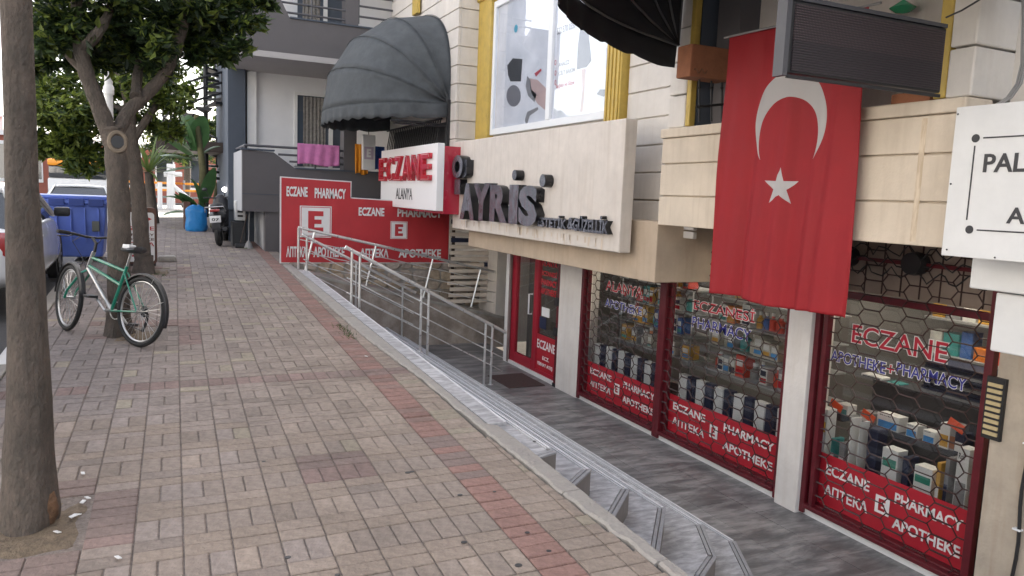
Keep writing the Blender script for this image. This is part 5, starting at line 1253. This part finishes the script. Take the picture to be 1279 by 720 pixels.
MB().lathe([(.02,-.03),(.05,-.03),(.055,-.02),(.045,-.01),(.035,0),(.02,0)],(0,0,0),14,Matrix.Translation(bp_(0,-.055,RW))@BM.to_3x3().to_4x4()@Matrix.Rotation(PI/2,4,'X')).build('cassette','black_iron',bk,True)
MB().tube([bp_(0,-.07,RW-.02),bp_(.02,-.085,RW-.1),bp_(.06,-.08,RW-.2)],.014,6).build('derailleur','black_plastic',bk,True)
MB().tube([bp_(0,-.06,RW+.045),bp_(bb[0],-.045,bb[2]+.085)],.004,4).tube([bp_(.05,-.06,RW-.19),bp_(bb[0],-.045,bb[2]-.085)],.004,4).build('chain','black_iron',bk)
# mudguard stays
MB().tube([bp_(0,.055,RW),bp_(-.33,.03,RW+.13)],.003,4).tube([bp_(0,.055,RW),bp_(-.16,.03,RW+.32)],.003,4).build('mudguard_stay','bike_silver',bk)
# ================================================================ STREET THINGS
RZ=-.13
def car(name,label,x,yf,yr,m,h=1.48,wd=1.74,hatch=True,cat='car',pickup=False):
    """parked car, nose towards +y; x = centre line"""
    z0=rz((yf+yr)/2); L=yf-yr; t=thing(name,label,cat,(x,(yf+yr)/2,z0),0)
    MX=Matrix.Translation((x,yr,z0))@Matrix.Rotation(math.atan(SL) if yf<15 else 0,4,'X')
    S_=L/4.1
    # side profile stations: s (0 rear .. L front), lower z, belt z, half width low, half width belt
    st=[(.0,.42,.70,.62,.60),(.10,.30,.93,.74,.74),(.45,.22,.98,.83,.80),(1.0,.2,.97,.86,.82),(1.8,.2,.95,.87,.83),(2.6,.2,.93,.87,.83),(3.1,.2,.90,.86,.82),(3.55,.22,.84,.84,.78),(3.9,.28,.74,.76,.70),(4.08,.40,.60,.60,.56)]
    mb=MB(); vs=[];fs=[]
    for s,zl,zb,wl,wbt in st:
        s*=S_; ring=[(-wl*.96,zl),(-wl,zl+.12),(-wl*1.01,(zl+zb)/2),(-wbt-.02,zb-.05),(-wbt+.05,zb+.01),(-wbt*.4,zb+.04),(wbt*.4,zb+.04),(wbt-.05,zb+.01),(wbt+.02,zb-.05),(wl*1.01,(zl+zb)/2),(wl,zl+.12),(wl*.96,zl)]
        vs+= [(a*wd/1.74,s,b*h/1.48) for a,b in ring]
    K=12
    for i in range(len(st)-1):
        for k in range(K): fs.append((i*K+k,i*K+(k+1)%K,(i+1)*K+(k+1)%K,(i+1)*K+k))
    fs+= [tuple(range(K))[::-1],tuple((len(st)-1)*K+k for k in range(K))]
    o=mb.add(vs,fs,MX).build('body',m,t,True); md=o.modifiers.new('ss','SUBSURF'); md.levels=1; md.render_levels=2
    # cabin: glass tapered block, then roof and pillars
    r0,r1=(.25,.62) if not pickup else (.9,1.1); c0,c1=3.05,2.25
    zb,zt=.93*h/1.48,1.44*h/1.48
    lo=[(-.78,r0),(.78,r0),(.80,c0),(-.80,c0)]; up=[(-.58,r1+.05),(.58,r1+.05),(.60,c1),(-.60,c1)]
    k=wd/1.74
    vs=[(a*k,b*S_,zb) for a,b in lo]+[(a*k,b*S_,zt-.05) for a,b in up]
    MB().add(vs,[(0,3,2,1),(4,5,6,7),(0,1,5,4),(1,2,6,5),(2,3,7,6),(3,0,4,7)],MX).build('windows','window_dark',t)
    rf=MB(); vs=[];fs=[];n=8
    for j in range(n+1):
        s=(r1+(c1-r1)*j/n)*S_
        for i in range(n+1):
            u=i/n*2-1; vs.append((u*.62*k,s,zt-.05+.05*(1-u*u)*(1-.4*(2*j/n-1)**2)))
    for j in range(n):
        for i in range(n): a=j*(n+1)+i; fs.append((a,a+1,a+n+2,a+n+1))
    ro=rf.add(vs,fs,MX).build('roof',m,t,True); ro.modifiers.new('s','SOLIDIFY').thickness=.05
    for sx in (-1,1):
        for (a,b,c,d) in ((.785,r0,.60,r1),(.805,c0,.615,c1),(.80,1.75,.615,1.7)):
            MB().tube([MX@V((sx*a*k,b*S_,zb)),MX@V((sx*c*k,d*S_,zt-.04))],.035,6).build('pillar',m,t,True)
    for sx,s in ((1,.72),(1,3.32),(-1,.72),(-1,3.32)):
        Mw=MX@Matrix.Translation((sx*(wd/2-.12),s*S_,.31))@Matrix.Rotation(PI/2,4,'Y')
        w_=MB().lathe([(.19,-.09),(.29,-.1),(.31,-.06),(.31,.06),(.29,.1),(.19,.09)],(0,0,0),24,Mw).build('wheel','rubber',t,True)
        rm=MB().lathe([(.0,-.085),(.19,-.085),(.195,.085),(.17,.07),(.0,.05)],(0,0,0),20,Mw)
        rm.build('rim','bike_silver',w_,True)
        sp=MB()
        for i in range(7): a=i*2*PI/7; sp.box(-.02,.02,.04,.19,.075 if sx>0 else -.095,.095 if sx>0 else -.075,Mw@Matrix.Rotation(a,4,'Z'))
        sp.build('wheel_spokes','bike_silver',w_)
        MB().lathe([(.33,-.06),(.36,-.05),(.36,.075),(.33,.08)],(0,0,0),24,Mw).build('wheel_arch','black_plastic',t,True)
        mi=MB().cbox(0,.2,-.05,.05,-.065,.065,.03,MX@Matrix.Translation((sx*(wd/2-.02) if sx>0 else -(wd/2+.18),2.72*S_,1.0*h/1.48)))
        if s>2: mo=mi.build('mirror','black_plastic',t,True)
    MB().cbox(-.45*k,.45*k,-.02,.02,.62,.74,.005,MX@Matrix.Translation((0,.02,0))).build('number_plate','white_print',t)
    for sx in (-1,1):
        MB().cbox(-.1,.1,-.03,.03,-.14,.14,.03,MX@Matrix.Translation((sx*.66*k,.08,.8*h/1.48))).build('tail_light','car_red',t,True)
        MB().cbox(-.14,.14,-.05,.05,-.06,.06,.03,MX@Matrix.Translation((sx*.58*k,3.93*S_,.66*h/1.48))).build('headlight','window_dark',t,True)
        MB().box(sx*.872*k-.004,sx*.872*k+.004,1.2*S_,1.36*S_,.78,.80,MX).build('door_handle','bike_silver',t)
    return t
m_=mat('window_dark',(.03,.035,.04),.06,spec=.9,coat=.5); MT['window_dark']=m_
car('parked_car','white hatchback parked at the kerb, its mirror and front wheel showing beside the near trunk',-2.2,13.95,9.8,'car_white')
car('parked_car','dark green car parked nearest the viewer, mostly hidden behind the near trunk',-2.42,8.9,4.8,'car_green',h=1.46)
car('parked_car','white car parked beyond the blue bin, seen by its rear window above the bin',-1.95,27.4,23.2,'car_white',h=1.34,wd=1.75)
car('parked_car','white car standing far down the street beyond the blue bin at the left',-5.2,30,26,'car_white',h=1.5)
# blue wheeled container
db=thing('waste_container','large blue wheeled waste container on the road behind the white hatchback','bin',(-1.7,14.6,rz(14.5)))
yb=14.2; xr=pY(136,280,yb).x; x0=xr-1.5; zt=pY(100,247,yb).z; zb=rz(14.5)+.2
vs=[(x0+.1,yb+.08,zb),(xr-.1,yb+.08,zb),(xr-.1,yb+.85,zb),(x0+.1,yb+.85,zb),(x0,yb,zt-.1),(xr-.02,yb,zt-.1),(xr-.02,yb+.95,zt-.1),(x0,yb+.95,zt-.1)]
MB().add(vs,[(0,3,2,1),(4,5,6,7),(0,1,5,4),(1,2,6,5),(2,3,7,6),(3,0,4,7)]).build('tub','bin_blue',db,bevel=.03)
MB().cbox(x0-.05,xr+.03,yb-.05,yb+1.0,zt-.1,zt-.04,.015).build('rim','bin_blue',db)
for k in range(5): MB().cbox(x0+.1+k*.28,x0+.32+k*.28,yb-.07,yb-.04,zt-.14,zt-.02,.008).build('grip_pocket','bin_blue_dark',db)
MB().cbox(x0-.02,xr,yb+.0,yb+.97,zt-.035,zt+.03,.025).build('lid','bin_blue',db)
for k in range(7): MB().cbox(x0+.15+k*.2,x0+.17+k*.2,yb-.012+.0,yb+.03,zb+.25,zt-.18,.005).build('rib','bin_blue',db)
MB().cbox(xr-.24,xr-.13,yb-.03,yb+.02,zt-.55,zt-.38,.01).build('corner_plate',mm('olive_plate',(.12,.13,.12),.5),db)
for x in (x0+.25,xr-.3):
    for y in (yb+.2,yb+.75): MB().lathe([(0,-.03),(.09,-.03),(.1,0),(.09,.03),(0,.03)],(0,0,0),14,Matrix.Translation((x,y,zb-.1))@Matrix.Rotation(PI/2,4,'Y')).build('caster','rubber',db,True)
for x in (x0-.06,xr+.04): MB().cbox(x-.02,x+.02,yb+.2,yb+.7,zt-.3,zt-.06,.01).build('lifting_arm','bin_blue_dark',db)
# double sided pavement sign
yS=13.7; a=pY(150,262,yS); b=pY(197,328,yS)
asg=thing('pavement_sign','rounded white pavement sign with brown frame, red arrows and pharmacy words behind the trees','sign',((a.x+b.x)/2,yS,gz(yS)))
x1=b.x; x0=x1-.62; z0=gz(yS)+.03; z1=pY(197,260,yS).z
def rr(x0,x1,z0,z1,r,n=6):
    out=[]
    for cx_,cz_,a0 in ((x1-r,z0+r,-90),(x1-r,z1-r,0),(x0+r,z1-r,90),(x0+r,z0+r,180)):
        for k in range(n+1): a=R(a0+90*k/n); out.append((cx_+r*math.cos(a),cz_+r*math.sin(a)))
    return out
MB().prism(rr(x0,x1,z0,z1,.07),(0,yS,0),(1,0,0),(0,0,1),(0,.16,0)).build('frame','brown_board',asg)
MB().prism(rr(x0+.03,x1-.035,z0+.04,z1-.08,.05),(0,yS-.008,0),(1,0,0),(0,0,1),(0,.008,0)).build('panel','white_print',asg)
W_=x1-x0-.07
for k,(t_,f) in enumerate((('ECZANE',.60),('PHARMACY',.50),('APOTHEKE',.42),('АПТЕКА',.32))): letters(t_,(x0+.05,yS-.010,z0+(z1-z0)*f),uC,uz,W_-.02,(z1-z0)*(.07 if k in(0,3) else .045),.002,'banner_red' if k in (0,3) else 'brown_board',asg,bold=.02)
for f in (.80,.15):
    zc=z0+(z1-z0)*f; xx=x1-.07
    MB().prism([(xx-.3,zc-.015),(xx-.1,zc-.015),(xx-.1,zc-.05),(xx,zc),(xx-.1,zc+.05),(xx-.1,zc+.015),(xx-.3,zc+.015)],(0,yS-.010,0),(1,0,0),(0,0,1),(0,-.002,0)).build('arrow','banner_red',asg)
MB().cbox(x0+.03,x1-.02,yS+.02,yS+.14,z0-.03,z0+.03,.01).cbox(x0+.2,x1-.2,yS+.05,yS+.1,z1,z1+.05,.01).build('foot','black_plastic',asg)
o=MB().cbox(x1+.0,x1+.3,yS+.5,yS+.75,gz(yS),gz(yS)+.12,.04).build('stone_block','concrete'); tag(o,'small concrete block on the pavement behind the pavement sign','block')
# scooter seen from behind
yK=16.9; sc=thing('scooter','black motor scooter parked against the grey building, seen from behind','scooter',(1.2,yK,gz(yK)))
cx_=pY(275,300,yK).x; zg=gz(yK)
Ms=Matrix.Translation((cx_,yK,zg))@Matrix.Rotation(R(-10),4,'Z')@Matrix.Rotation(R(-6),4,'Y')
def sl(mb,name,m,par=None,**k): return mb.build(name,m,par or sc,True,**k)
def ell(c,r,n=14,k=9):
    vs=[];fs=[]
    for j in range(k+1):
        th=PI*j/k
        for i in range(n): a=2*PI*i/n; vs.append((c[0]+r[0]*math.sin(th)*math.cos(a),c[1]+r[1]*math.sin(th)*math.sin(a),c[2]+r[2]*math.cos(th)))
    for j in range(k):
        for i in range(n): fs.append((j*n+i,j*n+(i+1)%n,(j+1)*n+(i+1)%n,(j+1)*n+i))
    return vs,fs
for yy in (0,1.25):
    wl=MB().lathe([(.14,-.05),(.22,-.055),(.25,-.02),(.25,.02),(.22,.055),(.14,.05)],(0,0,0),22,Ms@Matrix.Translation((0,yy,.25))@Matrix.Rotation(PI/2,4,'Y')); w_=sl(wl,'wheel','rubber')
    sl(MB().lathe([(0,-.04),(.14,-.04),(.14,.04),(0,.04)],(0,0,0),16,Ms@Matrix.Translation((0,yy,.25))@Matrix.Rotation(PI/2,4,'Y')),'rim','bike_silver',w_)
sl(MB().add(*ell((0,.3,.62),(.17,.48,.2)),Ms),'tail_body','black_plastic'); sl(MB().add(*ell((0,.32,.82),(.15,.42,.08)),Ms),'seat','rubber')
sl(MB().cbox(-.13,.13,.62,1.12,.28,.36,.03,Ms),'footboard','black_plastic'); sl(MB().add(*ell((0,1.12,.68),(.2,.12,.4)),Ms),'leg_shield','black_plastic')
sl(MB().cbox(-.1,.1,-.2,-.1,.72,.78,.02,Ms),'tail_light','car_red'); sl(MB().cbox(-.11,.11,-.24,-.225,.5,.64,.004,Ms),'number_plate','white_print')
letters('07 BKT 43' if 0 else '07',Ms@V((-.07,-.243,.54)),(math.cos(R(-10)),math.sin(R(-10)),0),uz,.14,.06,.001,'black_text',sc)
sl(MB().cbox(-.09,.09,-.22,-.12,.3,.5,.02,Ms),'mud_flap','black_plastic'); sl(MB().tube([Ms@V((.14,.1,.3)),Ms@V((.16,-.2,.36))],.045,10),'exhaust','black_iron')
sl(MB().tube([Ms@V((-.33,1.0,1.02)),Ms@V((-.1,1.08,1.0)),Ms@V((.1,1.08,1.0)),Ms@V((.33,1.0,1.02))],.016,8),'handlebar','black_iron')
for s_ in (-1,1): sl(MB().tube([Ms@V((s_*.2,1.05,1.0)),Ms@V((s_*.27,1.08,1.16))],.006,5).add(*ell((s_*.3,1.08,1.2),(.06,.02,.04),10,6),Ms),'mirror','black_plastic')
sl(MB().tube([Ms@V((-.2,-.05,.72)),Ms@V((-.18,-.2,.82)),Ms@V((.18,-.2,.82)),Ms@V((.2,-.05,.72))],.012,6),'grab_rail','bike_silver')
# blue bag, brown board box, globe lamp
p=pP(246,290); bg_=MB(); vs=[];fs=[]
for j in range(13):
    for i in range(20):
        a=2*PI*i/20; z=j/12; r=.25*(1-.10*abs(z-.4))*(1+.07*math.sin(a*3+z*4)+.05*math.sin(a*7-z*6)+.12*noise.noise(V((math.cos(a)*2,math.sin(a)*2,z*3)))); 
        if j==12: r*=.35
        if j==11: r*=.8
        if j==0: r*=.85
        e=.85; vs.append((p.x+r*math.copysign(abs(math.cos(a))**e,math.cos(a)),p.y+.25+r*.7*math.copysign(abs(math.sin(a))**e,math.sin(a)),p.z+z*.64+.03*math.sin(a*2)*z))
for j in range(12):
    for i in range(20): fs.append((j*20+i,j*20+(i+1)%20,(j+1)*20+(i+1)%20,(j+1)*20+i))
fs.append(tuple(240+i for i in range(20))); o=bg_.add(vs,fs).build('sack','bag_blue',None,True); tag(o,'bulging bright blue sack on the pavement left of the scooter','bag')
a=pY(230,252,20.8); b=pY(236,285,20.8)
o=MB().cbox(a.x,a.x+.16,20.8,21.6,gz(21),a.z,.01).build('wood_panel','brown_board'); tag(o,'dark brown upright board standing left of the blue sack','board')
gl2=thing('globe_lamp','small white globe lamp on a thin stem beside the scooter','lamp',(1.6,18,1.0))
p=pY(281,237,18.3); MB().add(*ell(tuple(p),(.055,.055,.055))).build('globe',WLAMP,gl2,True); MB().tube([p-V((0,0,.05)),V((p.x,p.y,gz(18)))],.01,6).build('stem','black_iron',gl2)
# banana plant and palm
def big_leaf(mb,base,d,L,wd,droop,n=9,split=True):
    d=V(d).normalized(); s=d.cross(uz).normalized(); pts=[];p=V(base)
    for i in range(n+1):
        t=i/n; pts.append(p.copy()); p=p+(d+V((0,0,-droop*t*t*1.6))).normalized()*L/n
    vs=[];fs=[]
    for i,q in enumerate(pts):
        t=i/n; w_=wd*math.sin(PI*min(1,(t*.92+.06)))**.55*.5; vs+= [q-s*w_-V((0,0,w_*.25)),q,q+s*w_-V((0,0,w_*.25))]
    for i in range(n): fs+= [(i*3,i*3+1,i*3+4,i*3+3),(i*3+1,i*3+2,i*3+5,i*3+4)]
    mb.add(vs,fs)
yB=21.4; bx=pY(252,280,yB).x
bp2=thing('banana_plant','tall banana plant with broad green leaves behind the blue sack','plant',(bx,yB,gz(yB)))
MB().tube([(bx,yB,gz(yB)),(bx+.05,yB,2.2),(bx-.1,yB,3.6)],[.1,.09,.06],10).tube([(bx+.3,yB+.2,gz(yB)),(bx+.4,yB+.2,1.9)],[.08,.05],8).build('stem',mm('banana_stem',(.12,.11,.05),.8,ns=8,na=.3),bp2,True)
rl=random.Random(9)
for px,py,dx,dz,L,w_ in [(243,175,-.35,1,1.25,.62),(240,185,-.8,.7,1.15,.6),(246,180,.1,1,1.3,.62),(238,190,-1,.25,1.0,.55),(245,190,.7,.7,.9,.5),(240,200,-.9,-.1,.85,.5),(243,170,-.1,1,1.1,.6),(238,178,-.6,.9,1.2,.6),(250,250,-.9,.5,1.2,.5),(262,250,.9,.5,1.2,.5),(255,245,.2,1,1.25,.5),(245,258,-1,.2,1.1,.45),(265,258,1,.3,1.1,.45),(250,262,-.5,.9,1.15,.5),(262,262,.6,.9,1.15,.5),(256,258,-.2,1,1.2,.45),(248,255,-.7,.7,1.0,.45)]:
    mb=MB(); big_leaf(mb,pY(px,py+8,yB+rl.uniform(-.3,.3)),(dx,rl.uniform(-.5,.5),dz),L*.8,w_*.85,rl.uniform(.3,.7)); mb.build('leaf','banana_leaf',bp2,True)
yM=22.5; p=pY(186,215,yM); pm_=thing('palm','small palm with bright fan of narrow leaves beyond the pavement sign','palm',(p.x,yM,gz(yM)))
MB().tube([(p.x+.1,yM,gz(yM)),(p.x,yM,p.z)],[.15,.1],10).build('trunk','bark',pm_,True)
for k in range(46):
    an=rl.uniform(0,2*PI); el=rl.uniform(-.1,1.4); mb=MB(); big_leaf(mb,p,(math.cos(an)*math.cos(el),math.sin(an)*math.cos(el),math.sin(el)),rl.uniform(.8,1.15),.07,rl.uniform(.1,.6),5); mb.build('frond','palm_leaf',pm_)
# spiral stair
yQ=25.5; p0=pY(258,200,yQ); p1=pY(258,20,yQ); ss=thing('spiral_staircase','black iron spiral staircase with open treads beside the grey building','staircase',(p0.x,yQ,gz(yQ)))
MB().tube([(p0.x,yQ,gz(yQ)),(p0.x,yQ,p1.z+1.5)],.07,10).build('newel','black_iron',ss,True)
H_=p1.z+1.2-gz(yQ)-1; n=int(H_/.2)
for k in range(n):
    a=k*.42; z=1.8+k*.2; r=1.25; M_=Matrix.Translation((p0.x,yQ,z))@Matrix.Rotation(a,4,'Z')
    MB().prism([(.05,-.04),(r,-.2),(r,.2),(.05,.04)],(0,0,0),(1,0,0),(0,1,0),(0,0,.035)).build; mb=MB(); mb.add([M_@V(q) for q in ((.05,-.04,0),(r,-.2,0),(r,.2,0),(.05,.04,0),(.05,-.04,.035),(r,-.24,.09),(r,.24,.09),(.05,.04,.09))],[(0,3,2,1),(4,5,6,7),(0,1,5,4),(1,2,6,5),(2,3,7,6),(3,0,4,7)])
    mb.tube([M_@V((r-.03,0,0)),M_@V((r-.03,0,.95))],.024,5); mb.build('tread','black_iron',ss)
for hh_ in (.35,.65,.95): MB().tube([(p0.x+1.22*math.cos(k*.42),yQ+1.22*math.sin(k*.42),1.8+k*.2+hh_) for k in range(n)],.036,6).build('hand_rail','black_iron',ss,True)
MB().box(p0.x-1.4,p0.x+1.3,yQ-1.3,yQ+1.2,pY(258,192,yQ).z,pY(258,180,yQ).z).build('landing','wood_dark',ss,bevel=.02)
# ================================================================ FAR STREET
def far_building(name,label,x0,x1,y,z1,m,storeys,bays,roof=None,z0=.6):
    t=thing(name,label,'building',((x0+x1)/2,y,z0)); MB().box(x0,x1,y,y+10,z0-.3,z1).build('wall',m,t)
    h=(z1-z0)/storeys; w_=(x1-x0)/bays
    for s in range(storeys):
        MB().box(x0-.1,x1+.1,y-.25,y,z0+s*h+h*.93,z0+s*h+h).build('floor_band','white_paint',t)
        for b in range(bays):
            f=MB().box(x0+b*w_+w_*.2,x0+b*w_+w_*.8,y-.06,y+.0,z0+s*h+h*.25,z0+s*h+h*.85).build('window','white_paint',t)
            MB().box(x0+b*w_+w_*.25,x0+b*w_+w_*.75,y-.075,y-.062,z0+s*h+h*.3,z0+s*h+h*.8).build('pane','window_dark',f)
    return t
far_building('far_building','pale building across the crossing behind the left trees',-34,-9.5,62,6,'bright_wall',3,7)
far_building('far_building','red brown low shop building across the crossing left of the forked trunk',-9.2,-4.4,54,4.6,'redbrown_wall',1,3)
far_building('far_building','low red roofed cafe building across the crossing right of the slender trunk',-4.0,6.5,50,4.1,'redbrown_wall',1,6)
far_building('far_building','white building far behind the spiral staircase',7.0,24,58,8,'bright_wall',3,6)
# kiosk structure, white posts, orange bus and barriers
bs=thing('orange_bus','orange roofed minibus far down the street just left of the forked trunk','bus',(-3.1,38,.4))
MB().cbox(-4.3,-1.9,38,44,.7,1.9,.1).build('body','white_paint',bs,True); MB().cbox(-4.25,-1.95,37.98,43,1.9,2.4,.05).build('windows','window_dark',bs,True); MB().cbox(-4.3,-1.9,37.95,44,2.4,2.7,.1).build('roof','orange_paint',bs,True)
for sx in (-4.1,-2.2): MB().lathe([(0,-.12),(.4,-.12),(.4,.12),(0,.12)],(0,0,0),16,Matrix.Translation((sx,39,.8))@Matrix.Rotation(PI/2,4,'Y')).build('wheel','rubber',bs,True)
lpst=thing('lamp_post','slim white lamp post rising behind the fork of the second tree','lamp post',(0,11.6,.38))
a=pY(137,145,11.6); a2=pY(131,60,11.6); MB().tube([(a.x,11.6,gz(11.6)),(a.x,11.6,a2.z+2.2)],[.055,.045],12).build('pole','white_paint',lpst,True); MB().tube([(a.x,11.6,a2.z+2.15),(a.x-.5,11.6,a2.z+2.5),(a.x-1.3,11.6,a2.z+2.55)],.03,8).build('arm','white_paint',lpst,True)
lpst_b=MB().lathe([(.0,0),(.065,0),(.065,.1),(.05,.12)],(a.x,11.6,a.z+.28),12).build('collar','white_paint',lpst,True)
wp_=thing('white_mast','white mast with diagonal braces at the far crossing','mast',(1.5,34,.7))
a=pY(214,205,34); b=pY(214,272,34); MB().tube([a,V((b.x,34,.6))],.16,10).build('mast_pole','white_paint',wp_,True); MB().tube([pY(205,218,34),pY(228,218,34)],.1,8).tube([pY(216,232,34),pY(240,252,34)],.1,8).build('brace','white_paint',wp_,True); MB().tube([pY(200,228,33.8),V((pY(200,228,33.8).x,33.8,.6))],.09,8).build('post','white_paint',wp_,True)
for n_,(px,py,w_) in enumerate(((196,262,2.2),(232,262,1.2))):
    t=thing('street_barrier',('orange' if n_==0 else 'amber')+' topped low barrier at the far crossing, '+('left' if n_==0 else 'right')+' of the white mast','barrier',(0,36,.7)); a=pY(px,py,36)
    for k in range(4): MB().tube([(a.x-w_/2,36,.95+k*.3),(a.x+w_/2,36,.95+k*.3)],.05,6).build('rail','orange_paint' if k>1 else 'cable_grey',t,True)
    for sx in (-1,1): MB().tube([(a.x+sx*w_/2,36,.55),(a.x+sx*w_/2,36,2.0)],.05,6).build('post','cable_grey',t,True)
lamp_white=0
# far trees
def far_tree(label,x,y,h,r,n,mix,z0=.7):
    t=thing('far_tree',label,'tree',(x,y,z0),group='trees across the crossing'); mb=MB(); limb(mb,[(x,y,z0),(x+.1,y,z0+h*.4),(x,y,z0+h*.75)],.2,.08); mb.build('trunk','bark',t,True)
    crown(t,[(V((x+rt.uniform(-r,r)*.8,y+rt.uniform(-r,r)*.6,z0+h*.7+rt.uniform(-r,r)*.8)),r*.5) for _ in range(14)],n,.3,mix)
far_tree('bushy tree across the crossing behind the spiral staircase',4.5,36,7.5,2.6,5000,(.3,.4,.3)); far_tree('round tree across the crossing behind the palm',1.2,40,5.5,1.8,3500,(.4,.4,.2)); far_tree('sunlit tree behind the far bay of the grey building',8.2,42,11,3,5000,(.2,.4,.4))
far_tree('dark tree at the far left of the crossing',-13,44,7,2.6,5000,(.4,.4,.2))
# buildings on the other side of the street, left of the frame
far_building_l=thing('opposite_building','plain pale apartment block on the other side of the street','building',(-14,8,0))
MB().box(-24,-13,-14,20,-.4,11).build('wall','bright_wall',far_building_l)
for k in range(8):
    for s in range(3): MB().box(-13,-12.95,-12+k*4,-10.2+k*4,1+s*3.4,2.6+s*3.4).build('window','window_dark',far_building_l)
